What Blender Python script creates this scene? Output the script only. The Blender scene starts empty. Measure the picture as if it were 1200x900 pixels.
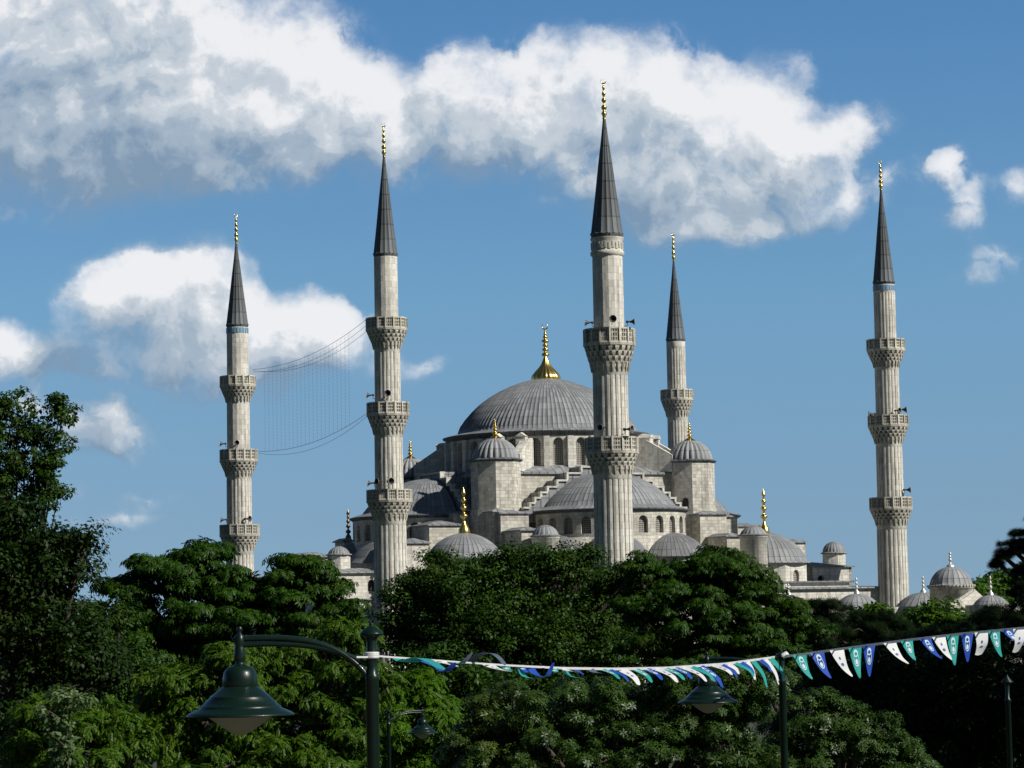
import bpy, math, random
import numpy as np
from mathutils import Vector, Matrix

# ------------------------------------------------------------------ camera, sky, sun, exposure
scene = bpy.context.scene
C = scene.collection
PI = math.pi
F_PX = 3300.0                      # focal length in pixels of a 1200 px wide picture
PITCH = math.atan(285 / F_PX)
ROLL = math.radians(1.15)
EYE = Vector((0, 0, 6.6))
_F = Vector((0, math.cos(PITCH), math.sin(PITCH)))
_R0 = Vector((1, 0, 0))
_U0 = Vector((0, -math.sin(PITCH), math.cos(PITCH)))
_R = _R0 * math.cos(ROLL) - _U0 * math.sin(ROLL)
_U = _R0 * math.sin(ROLL) + _U0 * math.cos(ROLL)

cam_data = bpy.data.cameras.new("camera")
cam = bpy.data.objects.new("camera", cam_data)
C.objects.link(cam)
cam_data.sensor_width = 36
cam_data.lens = 36 * F_PX / 1200
cam_data.clip_start = 0.5
cam_data.clip_end = 9000
mw = Matrix.Identity(4)
for i in range(3):
    mw[i][0] = _R[i]; mw[i][1] = _U[i]; mw[i][2] = -_F[i]; mw[i][3] = EYE[i]
cam.matrix_world = mw
scene.camera = cam

SUN_AZ = math.radians(117)         # clockwise from +Y
SUN_EL = math.radians(37)
SUN_STRENGTH = 5.0
SKY_STRENGTH = 0.05
scene.view_settings.view_transform = 'Standard'
scene.view_settings.look = 'None'
scene.view_settings.exposure = 0.0
scene.view_settings.gamma = 1.0
scene.view_settings.use_curve_mapping = False

sun_dir = Vector((math.sin(SUN_AZ) * math.cos(SUN_EL), math.cos(SUN_AZ) * math.cos(SUN_EL), math.sin(SUN_EL)))
sd = bpy.data.lights.new("sun", 'SUN')
sd.energy = SUN_STRENGTH
sd.angle = math.radians(0.5)
sd.color = (1.0, 0.96, 0.885)
so = bpy.data.objects.new("sun", sd)
C.objects.link(so)
so.rotation_euler = sun_dir.to_track_quat('Z', 'Y').to_euler()
so.location = (60, -30, 60)


def unproj(px, py, Y):
    """point on the ray of a photo pixel where world y = Y"""
    d = _F + _R * ((px - 600) / F_PX) + _U * ((450 - py) / F_PX)
    return EYE + d * (Y / d.y)


def proj(p):
    d = Vector(p) - EYE
    w = d.dot(_F)
    return 600 + F_PX * d.dot(_R) / w, 450 - F_PX * d.dot(_U) / w


# ---- world: Nishita sky with clouds mixed in by direction
world = bpy.data.worlds.new("World")
scene.world = world
world.use_nodes = True
wt = world.node_tree
wt.nodes.clear()


def N(t, kind, **kw):
    n = t.nodes.new(kind)
    for k, v in kw.items():
        setattr(n, k, v)
    return n


def lk(t, a, b):
    t.links.new(a, b)


def mth(t, op, a, b=None, clamp=False):
    n = t.nodes.new('ShaderNodeMath'); n.operation = op; n.use_clamp = clamp
    for i, v in enumerate((a, b)):
        if v is None: continue
        if isinstance(v, (int, float)): n.inputs[i].default_value = v
        else: t.links.new(v, n.inputs[i])
    return n.outputs[0]


def vmt(t, op, a, b=None, out=0):
    n = t.nodes.new('ShaderNodeVectorMath'); n.operation = op
    for i, v in enumerate((a, b)):
        if v is None: continue
        if isinstance(v, (tuple, list)): n.inputs[i].default_value = v
        elif isinstance(v, (int, float)): n.inputs[3].default_value = v
        else:
            t.links.new(v, n.inputs[i])
    return n.outputs[out]


def vscale(t, a, s):
    n = t.nodes.new('ShaderNodeVectorMath'); n.operation = 'SCALE'
    t.links.new(a, n.inputs[0]); n.inputs[3].default_value = s
    return n.outputs[0]


def smooth(t, v, lo, hi, o0=0.0, o1=1.0):
    n = t.nodes.new('ShaderNodeMapRange'); n.interpolation_type = 'SMOOTHSTEP'
    t.links.new(v, n.inputs[0])
    n.inputs[1].default_value = lo; n.inputs[2].default_value = hi
    n.inputs[3].default_value = o0; n.inputs[4].default_value = o1
    return n.outputs[0]


def mixc(t, fac, a, b, blend='MIX'):
    n = t.nodes.new('ShaderNodeMix'); n.data_type = 'RGBA'; n.blend_type = blend
    for i, v in ((0, fac), (6, a), (7, b)):
        if isinstance(v, (int, float)): n.inputs[i].default_value = v
        elif isinstance(v, (tuple, list)): n.inputs[i].default_value = (v[0], v[1], v[2], 1)
        else: t.links.new(v, n.inputs[i])
    return n.outputs[2]


def noise(t, vec, scale, detail=4, rough=0.55, dist=0.0):
    n = t.nodes.new('ShaderNodeTexNoise')
    n.inputs['Scale'].default_value = scale; n.inputs['Detail'].default_value = detail
    n.inputs['Roughness'].default_value = rough; n.inputs['Distortion'].default_value = dist
    if vec is not None: t.links.new(vec, n.inputs['Vector'])
    return n


# clouds: (px, py, rx, ry, rot deg, weight) as seen round the view axis, converted to directions
CLOUDS = [
    (40, 40, 190, 110, 0, 1.0), (190, 50, 150, 110, 0, 1.0), (300, 110, 130, 90, 10, .95), (398, 142, 82, 66, 10, .8),
    (260, 165, 110, 52, 5, .5), (60, 150, 150, 84, 0, .8), (150, 175, 130, 60, 0, .6), (462, 165, 62, 44, 0, .50),
    (540, 118, 48, 66, 0, .6), (600, 130, 80, 72, 0, .75), (665, 110, 62, 66, 0, .6), (560, 178, 100, 40, 0, .3),
    (775, 110, 70, 66, 0, .8), (730, 160, 90, 60, 0, .6), (790, 215, 110, 60, 10, .48), (890, 130, 72, 62, 0, .75),
    (870, 220, 110, 56, 0, .5), (960, 165, 66, 36, -5, .5), (1015, 145, 42, 26, 20, .35), (980, 232, 60, 34, 0, .5),
    (830, 262, 80, 30, 0, .4), (505, 205, 70, 30, 0, .2), (700, 215, 70, 36, 0, .28),
    (150, 340, 64, 46, 0, .85), (215, 325, 70, 50, 0, 1.0), (200, 385, 110, 60, 0, .85), (300, 400, 100, 52, 10, .8),
    (362, 372, 46, 40, 0, .8), (400, 400, 66, 36, 0, .55), (260, 425, 140, 34, 0, .5), (490, 430, 42, 16, 0, .28),
    (0, 400, 46, 28, 0, .6), (45, 422, 74, 32, 0, .55), (10, 470, 60, 18, 0, .4), (80, 490, 80, 28, 0, .42), (145, 498, 54, 32, 0, .42), (128, 478, 16, 16, 0, .2),
    (110, 525, 80, 22, 0, .30), (130, 603, 62, 14, 0, .28), (60, 576, 76, 16, 0, .29), (172, 575, 44, 13, 0, .26), (5, 243, 22, 14, 0, .25), (110, 205, 190, 50, 0, .34), (640, 222, 150, 44, 0, .26), (830, 255, 160, 50, 0, .26), (250, 215, 90, 34, 0, .22),
    (1113, 188, 18, 26, -25, .50), (1134, 224, 24, 26, -30, .42), (1112, 258, 44, 20, 0, .34), (1085, 205, 30, 26, 0, .24), (1198, 220, 28, 24, 0, .52),
    (1046, 208, 18, 16, 0, .26), (1175, 300, 66, 24, 0, .28), (1140, 330, 50, 14, 0, .24), (990, 300, 60, 16, 0, .14), (330, 460, 120, 16, 0, .16),
]
cg = bpy.data.node_groups.new("cloud_density", 'ShaderNodeTree')
cg.interface.new_socket('Vector', in_out='INPUT', socket_type='NodeSocketVector')
cg.interface.new_socket('Body', in_out='OUTPUT', socket_type='NodeSocketFloat')
cg.interface.new_socket('Density', in_out='OUTPUT', socket_type='NodeSocketFloat')
gi = cg.nodes.new('NodeGroupInput'); go = cg.nodes.new('NodeGroupOutput')
base = gi.outputs[0]
w1 = noise(cg, base, 26, 5, 0.55)
w2 = vmt(cg, 'SUBTRACT', w1.outputs['Color'], (0.5, 0.5, 0.5))
warped = vmt(cg, 'ADD', base, vscale(cg, w2, 0.026))
acc = None
for (px, py, rx, ry, rot, wgt) in CLOUDS:
    d = unproj(px, py, 1.0) - EYE
    mp = cg.nodes.new('ShaderNodeMapping'); mp.vector_type = 'TEXTURE'
    mp.inputs['Location'].default_value = (d.x, d.z, 0)
    mp.inputs['Rotation'].default_value = (0, 0, math.radians(rot) + ROLL)
    k = 1.5 / F_PX
    mp.inputs['Scale'].default_value = (rx * k, ry * k, 1)
    cg.links.new(warped, mp.inputs['Vector'])
    gr = cg.nodes.new('ShaderNodeTexGradient'); gr.gradient_type = 'SPHERICAL'
    cg.links.new(mp.outputs[0], gr.inputs[0])
    v = mth(cg, 'MULTIPLY', gr.outputs[1], wgt)
    acc = v if acc is None else mth(cg, 'ADD', acc, v)
n1 = noise(cg, warped, 78, 10, 0.58, 0.35)
n2 = noise(cg, warped, 28, 4, 0.5)
nn = mth(cg, 'ADD', mth(cg, 'MULTIPLY', mth(cg, 'SUBTRACT', n1.outputs[0], 0.5), 0.95),
         mth(cg, 'MULTIPLY', mth(cg, 'SUBTRACT', n2.outputs[0], 0.5), 0.60))
body = mth(cg, 'SUBTRACT', 1.0, mth(cg, 'EXPONENT', mth(cg, 'MULTIPLY', acc, -1.35)))
dens = mth(cg, 'ADD', body, mth(cg, 'MULTIPLY', nn, smooth(cg, body, 0.0, 0.30, 0.0, 1.0)))
cg.links.new(body, go.inputs[0]); cg.links.new(dens, go.inputs[1])

tc = N(wt, 'ShaderNodeTexCoord')
sep = N(wt, 'ShaderNodeSeparateXYZ'); lk(wt, tc.outputs['Generated'], sep.inputs[0])
yy = mth(wt, 'MAXIMUM', sep.outputs[1], 0.02)
cu = mth(wt, 'DIVIDE', sep.outputs[0], yy); cv = mth(wt, 'DIVIDE', sep.outputs[2], yy)
cb = N(wt, 'ShaderNodeCombineXYZ'); lk(wt, cu, cb.inputs[0]); lk(wt, cv, cb.inputs[1])
gA = N(wt, 'ShaderNodeGroup'); gA.node_tree = cg; lk(wt, cb.outputs[0], gA.inputs[0])
shv = vmt(wt, 'ADD', cb.outputs[0], (0.0050, 0.0085, 0))
gB = N(wt, 'ShaderNodeGroup'); gB.node_tree = cg; lk(wt, shv, gB.inputs[0])
front = smooth(wt, sep.outputs[1], 0.05, 0.25)
shC = vmt(wt, 'ADD', cb.outputs[0], (0.006, 0.019, 0))
gC = N(wt, 'ShaderNodeGroup'); gC.node_tree = cg; lk(wt, shC, gC.inputs[0])
relief = mth(wt, 'SUBTRACT', gA.outputs[1], gB.outputs[1])
over = mth(wt, 'SUBTRACT', mth(wt, 'ADD', mth(wt, 'MULTIPLY', gC.outputs[0], .7), mth(wt, 'MULTIPLY', gC.outputs[1], .3)),
           mth(wt, 'ADD', mth(wt, 'MULTIPLY', gA.outputs[0], .7), mth(wt, 'MULTIPLY', gA.outputs[1], .3)))   # cloud above this point: underside
under = smooth(wt, over, -0.25, 0.45)
width = mth(wt, 'ADD', mth(wt, 'MULTIPLY', under, 0.85), 0.25)
al = mth(wt, 'DIVIDE', mth(wt, 'SUBTRACT', gA.outputs[1], 0.06), width)
alpha = mth(wt, 'MULTIPLY', smooth(wt, al, 0.0, 1.0, 0.0, 0.97), front)
alpha = mth(wt, 'MULTIPLY', alpha, smooth(wt, gA.outputs[0], 0.0, 0.50, 0.35, 1.0))
broad = noise(wt, cb.outputs[0], 17, 3, 0.5)
gaps = noise(wt, vmt(wt, 'ADD', cb.outputs[0], (3.1, 1.7, 0)), 34, 5, 0.6)
alpha = mth(wt, 'MULTIPLY', alpha, smooth(wt, mth(wt, 'ADD', gaps.outputs[0], mth(wt, 'MULTIPLY', gA.outputs[0], 0.45)), 0.50, 0.80, 0.25, 1.0))
light = mth(wt, 'ADD', mth(wt, 'MULTIPLY', relief, 0.95), mth(wt, 'MULTIPLY', over, -0.72))
light = mth(wt, 'ADD', light, mth(wt, 'MULTIPLY', mth(wt, 'SUBTRACT', broad.outputs[0], 0.5), 1.25))
light = mth(wt, 'ADD', light, 0.56)
# thick grey bases of the big clouds: shading painted in with dark blobs
gacc = None
for (px, py, rx, ry, wgt) in [(50, 165, 200, 95, .55), (210, 195, 170, 60, .5), (370, 185, 130, 55, .45), (560, 190, 130, 50, .42), (800, 245, 180, 70, .50), (700, 160, 60, 40, .2), (220, 420, 200, 70, .8), (55, 428, 80, 40, 1.1), (110, 520, 90, 30, .4)]:
    d = unproj(px, py, 1.0) - EYE
    mp = wt.nodes.new('ShaderNodeMapping'); mp.vector_type = 'TEXTURE'
    mp.inputs['Location'].default_value = (d.x, d.z, 0)
    mp.inputs['Scale'].default_value = (rx * 1.3 / F_PX, ry * 1.3 / F_PX, 1)
    lk(wt, cb.outputs[0], mp.inputs['Vector'])
    gr = wt.nodes.new('ShaderNodeTexGradient'); gr.gradient_type = 'SPHERICAL'
    lk(wt, mp.outputs[0], gr.inputs[0])
    v = mth(wt, 'MULTIPLY', gr.outputs[1], wgt)
    gacc = v if gacc is None else mth(wt, 'ADD', gacc, v)
light = mth(wt, 'SUBTRACT', light, mth(wt, 'MULTIPLY', gacc, 0.50))
rp = N(wt, 'ShaderNodeValToRGB'); rp.color_ramp.interpolation = 'EASE'
lk(wt, light, rp.inputs[0])
e0 = rp.color_ramp.elements
e0[0].position = -0.0; e0[0].color = (0.215, 0.315, 0.44, 1)
e0[1].position = 0.98; e0[1].color = (0.87, 0.88, 0.90, 1)
for pos, k3 in ((0.36, (0.37, 0.46, 0.56)), (0.62, (0.56, 0.62, 0.685))):
    e_ = e0.new(pos); e_.color = (*k3, 1)
ccol = rp.outputs[0]

lift = vmt(wt, 'ADD', tc.outputs['Generated'], (0, 0, 0.30))
liftn = vmt(wt, 'NORMALIZE', lift)
sky = N(wt, 'ShaderNodeTexSky', sky_type='NISHITA')
sky.sun_disc = False
sky.sun_elevation = SUN_EL
sky.sun_rotation = SUN_AZ
sky.air_density = 1.0; sky.dust_density = 0.4; sky.ozone_density = 2.0
lk(wt, liftn, sky.inputs['Vector'])
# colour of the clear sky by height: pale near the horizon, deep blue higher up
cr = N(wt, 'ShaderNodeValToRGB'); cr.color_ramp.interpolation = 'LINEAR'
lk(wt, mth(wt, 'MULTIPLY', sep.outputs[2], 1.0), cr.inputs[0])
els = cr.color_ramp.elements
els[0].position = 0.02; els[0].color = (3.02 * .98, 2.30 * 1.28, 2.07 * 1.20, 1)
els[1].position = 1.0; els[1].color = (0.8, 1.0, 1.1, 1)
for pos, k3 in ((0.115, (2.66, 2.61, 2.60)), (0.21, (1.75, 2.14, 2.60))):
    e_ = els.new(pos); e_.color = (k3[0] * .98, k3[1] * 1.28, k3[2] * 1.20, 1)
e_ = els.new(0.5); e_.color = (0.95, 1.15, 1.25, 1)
away = smooth(wt, sep.outputs[1], -0.2, 0.6)      # sky ahead of the camera; the rest is dimmed to deepen shadows
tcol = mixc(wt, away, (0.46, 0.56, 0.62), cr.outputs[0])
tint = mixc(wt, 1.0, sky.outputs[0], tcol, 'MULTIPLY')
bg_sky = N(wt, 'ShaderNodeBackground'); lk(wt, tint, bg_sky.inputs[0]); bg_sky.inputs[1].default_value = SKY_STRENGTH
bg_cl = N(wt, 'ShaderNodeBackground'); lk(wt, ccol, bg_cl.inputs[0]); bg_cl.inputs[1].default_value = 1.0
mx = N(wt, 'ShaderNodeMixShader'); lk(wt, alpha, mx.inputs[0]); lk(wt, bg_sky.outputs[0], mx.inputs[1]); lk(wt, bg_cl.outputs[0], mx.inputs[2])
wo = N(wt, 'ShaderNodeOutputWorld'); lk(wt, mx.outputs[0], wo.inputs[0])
world.cycles.sampling_method = 'MANUAL'
world.cycles.sample_map_resolution = 512
scene.cycles.max_bounces = 5
scene.cycles.diffuse_bounces = 2
scene.cycles.glossy_bounces = 2
scene.cycles.transmission_bounces = 3
scene.cycles.transparent_max_bounces = 4
scene.cycles.use_fast_gi = False

random.seed(11)
rng = np.random.default_rng(5)

# ------------------------------------------------------------------ materials


def new_mat(name):
    m = bpy.data.materials.new(name); m.use_nodes = True
    t = m.node_tree; t.nodes.clear()
    out = N(t, 'ShaderNodeOutputMaterial')
    b = N(t, 'ShaderNodeBsdfPrincipled'); lk(t, b.outputs[0], out.inputs[0])
    return m, t, b, out


def plain(name, col, rough=0.5, metal=0.0, vary=0.15, scale=3.0, coat=0.0, spec=None):
    m, t, b, _ = new_mat(name)
    tcn = N(t, 'ShaderNodeTexCoord')
    n = noise(t, tcn.outputs['Object'], scale, 5)
    c = mixc(t, n.outputs[0], [x * (1 - vary) for x in col], [min(1, x * (1 + vary)) for x in col])
    lk(t, c, b.inputs['Base Color'])
    b.inputs['Roughness'].default_value = rough; b.inputs['Metallic'].default_value = metal
    b.inputs['Coat Weight'].default_value = coat
    if spec is not None: b.inputs['Specular IOR Level'].default_value = spec
    return m


def stone(name, c1, c2, mortar, bw=0.85, bh=0.38, dirt=0.6, streak=0.5, mort=0.016, bv=.55):
    m, t, b, _ = new_mat(name)
    uv = N(t, 'ShaderNodeTexCoord')
    br = N(t, 'ShaderNodeTexBrick')
    lk(t, uv.outputs['UV'], br.inputs['Vector'])
    br.inputs['Color1'].default_value = (*c1, 1); br.inputs['Color2'].default_value = (*c2, 1); br.inputs['Mortar'].default_value = (*mortar, 1)
    br.inputs['Scale'].default_value = 1.0; br.inputs['Brick Width'].default_value = bw; br.inputs['Row Height'].default_value = bh
    br.inputs['Mortar Size'].default_value = mort; br.inputs['Mortar Smooth'].default_value = 0.4; br.inputs['Bias'].default_value = -0.1
    # broad weathering, in metres of the object
    big = noise(t, uv.outputs['Object'], 0.30, 6, 0.62)
    # every block its own tone, some patched in paler or darker stone
    su = N(t, 'ShaderNodeSeparateXYZ'); lk(t, uv.outputs['UV'], su.inputs[0])
    row = mth(t, 'FLOOR', mth(t, 'DIVIDE', su.outputs[1], bh))
    colm = mth(t, 'FLOOR', mth(t, 'ADD', mth(t, 'DIVIDE', su.outputs[0], bw * .5), mth(t, 'MULTIPLY', mth(t, 'MODULO', row, 2.0), .5)))
    fl = N(t, 'ShaderNodeCombineXYZ'); lk(t, row, fl.inputs[0]); lk(t, colm, fl.inputs[1])
    wn = N(t, 'ShaderNodeTexWhiteNoise', noise_dimensions='2D'); lk(t, fl.outputs[0], wn.inputs['Vector'])
    c = mixc(t, smooth(t, wn.outputs[0], 0.55, 1.0, 0, bv), br.outputs[0], [x * 0.62 for x in c2])
    c = mixc(t, smooth(t, wn.outputs[0], 0.0, 0.3, bv * .9, 0), c, [min(.8, x * 1.18) for x in c1])
    c = mixc(t, smooth(t, big.outputs[0], 0.42, 0.72, 0, dirt), c, [x * 0.55 for x in c2])
    # rain streaks: noise stretched along the height
    st = N(t, 'ShaderNodeMapping'); lk(t, uv.outputs['Object'], st.inputs[0]); st.inputs['Scale'].default_value = (2.6, 2.6, 0.14)
    sn = noise(t, st.outputs[0], 1.0, 5, 0.6)
    c = mixc(t, smooth(t, sn.outputs[0], 0.50, 0.74, 0, streak), c, (0.075, 0.072, 0.066))
    fine = noise(t, uv.outputs['Object'], 5, 6, 0.7)
    c = mixc(t, smooth(t, fine.outputs[0], 0.35, 0.75, 0, 0.45), c, [x * 0.7 for x in c1])
    lk(t, c, b.inputs['Base Color'])
    b.inputs['Roughness'].default_value = 0.9
    b.inputs['Specular IOR Level'].default_value = 0.2
    bm = N(t, 'ShaderNodeBump'); bm.inputs['Strength'].default_value = 0.5; bm.inputs['Distance'].default_value = 0.06
    hh = mth(t, 'SUBTRACT', fine.outputs[0], mth(t, 'MULTIPLY', br.outputs[1], 0.8))
    lk(t, hh, bm.inputs['Height']); lk(t, bm.outputs[0], b.inputs['Normal'])
    return m


M = {}
M['stone'] = stone('weathered grey limestone', (0.66, 0.63, 0.55), (0.45, 0.43, 0.37), (0.26, 0.24, 0.205))
M['stone_pale'] = stone('pale cleaned limestone', (0.78, 0.75, 0.665), (0.60, 0.575, 0.505), (0.38, 0.36, 0.31), dirt=0.5, streak=0.6)
M['stone_shaft'] = stone('minaret limestone', (0.76, 0.73, 0.645), (0.60, 0.575, 0.505), (0.47, 0.445, 0.38), 0.55, 0.62, 0.6, 0.72, 0.014, .50)
M['stone_carved'] = stone('carved limestone', (0.68, 0.645, 0.555), (0.56, 0.53, 0.455), (0.40, 0.38, 0.32), 0.6, 0.4, 0.85, 0.8)


def lead(name, col, seam_u=1.0, seam_v=1.1, streaks=0.5):
    """lead sheet: UV.x counts the sheets round (seams on whole numbers), UV.y is metres up the slope"""
    m, t, b, _ = new_mat(name)
    uv = N(t, 'ShaderNodeTexCoord')
    s = N(t, 'ShaderNodeSeparateXYZ'); lk(t, uv.outputs['UV'], s.inputs[0])
    fu = mth(t, 'FRACT', mth(t, 'MULTIPLY', s.outputs[0], seam_u))
    du = mth(t, 'ABSOLUTE', mth(t, 'SUBTRACT', fu, 0.5))
    fv = mth(t, 'FRACT', mth(t, 'DIVIDE', s.outputs[1], seam_v))
    line_u = smooth(t, du, 0.38, 0.5)
    line_v = smooth(t, fv, 0.90, 0.98)
    # each sheet has its own tone
    fl = N(t, 'ShaderNodeCombineXYZ')
    lk(t, mth(t, 'FLOOR', mth(t, 'MULTIPLY', s.outputs[0], seam_u)), fl.inputs[0]); lk(t, mth(t, 'FLOOR', mth(t, 'DIVIDE', s.outputs[1], seam_v)), fl.inputs[1])
    wn = N(t, 'ShaderNodeTexWhiteNoise', noise_dimensions='2D'); lk(t, fl.outputs[0], wn.inputs['Vector'])
    big = noise(t, uv.outputs['Object'], 0.5, 6, 0.6)
    fac = mth(t, 'ADD', mth(t, 'MULTIPLY', wn.outputs[0], 0.65), mth(t, 'MULTIPLY', big.outputs[0], 0.7), True)
    c = mixc(t, fac, [x * 0.62 for x in col], [x * 1.32 for x in col])
    sm = N(t, 'ShaderNodeMapping'); lk(t, uv.outputs['UV'], sm.inputs[0]); sm.inputs['Scale'].default_value = (1.3, 0.16, 1)
    sn = noise(t, sm.outputs[0], 1.6, 5, 0.65)
    c = mixc(t, smooth(t, sn.outputs[0], 0.45, 0.8, 0, streaks), c, [x * 0.5 for x in col])
    c = mixc(t, mth(t, 'MULTIPLY', line_u, 0.85), c, [x * 0.42 for x in col])
    c = mixc(t, mth(t, 'MULTIPLY', line_v, 0.5), c, [x * 0.45 for x in col])
    lk(t, c, b.inputs['Base Color'])
    b.inputs['Roughness'].default_value = 0.62; b.inputs['Metallic'].default_value = 0.0
    b.inputs['Specular IOR Level'].default_value = 0.35
    bm = N(t, 'ShaderNodeBump'); bm.inputs['Strength'].default_value = 0.6; bm.inputs['Distance'].default_value = 0.08
    lk(t, mth(t, 'ADD', line_u, mth(t, 'MULTIPLY', line_v, 0.6)), bm.inputs['Height']); lk(t, bm.outputs[0], b.inputs['Normal'])
    return m


M['lead'] = lead('weathered lead sheet', (0.232, 0.242, 0.250), streaks=0.85)
M['lead_pale'] = lead('sun bleached lead sheet', (0.265, 0.275, 0.280), streaks=0.8)
M['lead_spire'] = lead('dark blue lead sheet', (0.098, 0.108, 0.114), seam_v=1.6, streaks=.7)
M['lead_dark'] = lead('darkened lead sheet', (0.17, 0.175, 0.178), streaks=0.8)
M['gold'] = plain('gilded copper', (0.92, 0.62, 0.17), 0.27, 1.0, 0.12, 2)
M['old_gold'] = plain('tarnished gilding', (0.26, 0.18, 0.08), 0.42, 1.0, 0.3, 4)
M['silver'] = plain('grey alem metal', (0.62, 0.60, 0.55), 0.45, 0.6, 0.2, 3)
M['dark'] = plain('dark opening', (0.012, 0.013, 0.015), 0.7, 0, 0.2)
M['horn'] = plain('dark painted loudspeaker metal', (0.035, 0.035, 0.035), 0.5)
M['horn_pale'] = plain('pale loudspeaker rim', (0.45, 0.43, 0.38), 0.5)
M['wire'] = plain('dark cable', (0.05, 0.05, 0.055), 0.6)
M['tile'] = plain('blue tile', (0.15, 0.30, 0.48), 0.3, 0, 0.3, 6)

# stone window grille: lattice of round holes
m, t, b, _ = new_mat('pierced stone grille')
uv = N(t, 'ShaderNodeTexCoord'); s = N(t, 'ShaderNodeSeparateXYZ'); lk(t, uv.outputs['UV'], s.inputs[0])
k = 2 * PI / 0.42
a1 = mth(t, 'SINE', mth(t, 'MULTIPLY', mth(t, 'ADD', s.outputs[0], s.outputs[1]), k))
a2 = mth(t, 'SINE', mth(t, 'MULTIPLY', mth(t, 'SUBTRACT', s.outputs[0], s.outputs[1]), k))
hole = smooth(t, mth(t, 'MULTIPLY', a1, a2), -0.05, 0.35)
lk(t, mixc(t, hole, (0.32, 0.30, 0.26), (0.015, 0.016, 0.02)), b.inputs['Base Color']); b.inputs['Roughness'].default_value = 0.8
M['grille'] = m

# lamp paint, lamp bowl, cloths
m, t, b, _ = new_mat('dark green gloss paint')
tcn = N(t, 'ShaderNodeTexCoord'); n = noise(t, tcn.outputs['Object'], 9, 6, 0.6)
n3 = noise(t, tcn.outputs['Object'], 60, 5, 0.7)
c = mixc(t, n.outputs[0], (0.0025, 0.010, 0.007), (0.005, 0.018, 0.012))
c = mixc(t, smooth(t, n3.outputs[0], 0.64, 0.74, 0, 0.7), c, (0.10, 0.11, 0.095))
n4 = noise(t, tcn.outputs['Object'], 7, 8, 0.7)
c = mixc(t, smooth(t, n4.outputs[0], 0.50, 0.78, 0, 0.5), c, (0.012, 0.026, 0.020))
lk(t, c, b.inputs['Base Color']); b.inputs['Roughness'].default_value = 0.34; b.inputs['Coat Weight'].default_value = 0.05; b.inputs['Specular IOR Level'].default_value = 0.3
M['green_paint'] = m
m, t, b, out = new_mat('dusty lamp bowl')
tcn = N(t, 'ShaderNodeTexCoord'); n = noise(t, tcn.outputs['Object'], 12, 5, 0.6)
lk(t, mixc(t, n.outputs[0], (0.62, 0.57, 0.44), (0.78, 0.73, 0.60)), b.inputs['Base Color']); b.inputs['Roughness'].default_value = 0.35
tr = N(t, 'ShaderNodeBsdfTranslucent'); tr.inputs[0].default_value = (0.85, 0.78, 0.58, 1)
mxs = N(t, 'ShaderNodeMixShader'); mxs.inputs[0].default_value = 0.55
lk(t, b.outputs[0], mxs.inputs[1]); lk(t, tr.outputs[0], mxs.inputs[2]); lk(t, mxs.outputs[0], out.inputs[0])
M['bowl'] = m


def cloth(name, col):
    m, t, b, out = new_mat(name)
    tcn = N(t, 'ShaderNodeTexCoord'); n = noise(t, tcn.outputs['Object'], 14, 4, 0.6)
    cc = mixc(t, n.outputs[0], [x * 0.8 for x in col], [min(0.85, x * 1.15) for x in col])
    lk(t, cc, b.inputs['Base Color'])
    b.inputs['Roughness'].default_value = 0.42
    tr = N(t, 'ShaderNodeBsdfTranslucent'); lk(t, cc, tr.inputs[0])
    mxs = N(t, 'ShaderNodeMixShader'); mxs.inputs[0].default_value = 0.25
    lk(t, b.outputs[0], mxs.inputs[1]); lk(t, tr.outputs[0], mxs.inputs[2]); lk(t, mxs.outputs[0], out.inputs[0])
    return m


M['teal'] = cloth('teal flag plastic', (0.03, 0.36, 0.32))
M['blue'] = cloth('blue flag plastic', (0.02, 0.08, 0.46))
M['white'] = cloth('white flag plastic', (0.86, 0.86, 0.84))
M['greycloth'] = cloth('translucent grey flag plastic', (0.11, 0.13, 0.18))
M['print_white'] = plain('white print', (0.48, 0.62, 0.66), 0.5, 0, 0.05)
M['print_blue'] = plain('blue print', (0.05, 0.07, 0.30), 0.5, 0, 0.05)


def leafmat(name, lo, hi, trans=0.3, rough=0.5, spec=0.14):
    m, t, b, out = new_mat(name)
    g = N(t, 'ShaderNodeNewGeometry')
    tcn = N(t, 'ShaderNodeTexCoord'); n = noise(t, tcn.outputs['Object'], 0.8, 3)
    f = mth(t, 'ADD', mth(t, 'MULTIPLY', mth(t, 'POWER', g.outputs['Random Per Island'], 1.6), 0.70), mth(t, 'MULTIPLY', n.outputs[0], 0.30), True)
    c = mixc(t, f, [x * .82 for x in lo], [x * .95 for x in hi])
    nb = noise(t, tcn.outputs['Object'], 0.33, 3)
    c = mixc(t, smooth(t, nb.outputs[0], .52, .72, 0, .5), c, (hi[0] * 1.15, hi[1] * .72, hi[2] * .8))
    nb2 = noise(t, vmt(t, 'ADD', tcn.outputs['Object'], (7.0, 3.0, 1.0)), 1.7, 2)
    c = mixc(t, smooth(t, nb2.outputs[0], .50, .70, 0, .45), c, [x * .55 for x in lo])
    lk(t, c, b.inputs['Base Color']); b.inputs['Roughness'].default_value = rough; b.inputs['Specular IOR Level'].default_value = spec
    tr = N(t, 'ShaderNodeBsdfTranslucent')
    lk(t, mixc(t, 1.0, c, (1.3, 1.5, 0.5), 'MULTIPLY'), tr.inputs[0])
    mxs = N(t, 'ShaderNodeMixShader'); mxs.inputs[0].default_value = trans
    lk(t, b.outputs[0], mxs.inputs[1]); lk(t, tr.outputs[0], mxs.inputs[2]); lk(t, mxs.outputs[0], out.inputs[0])
    return m


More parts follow.
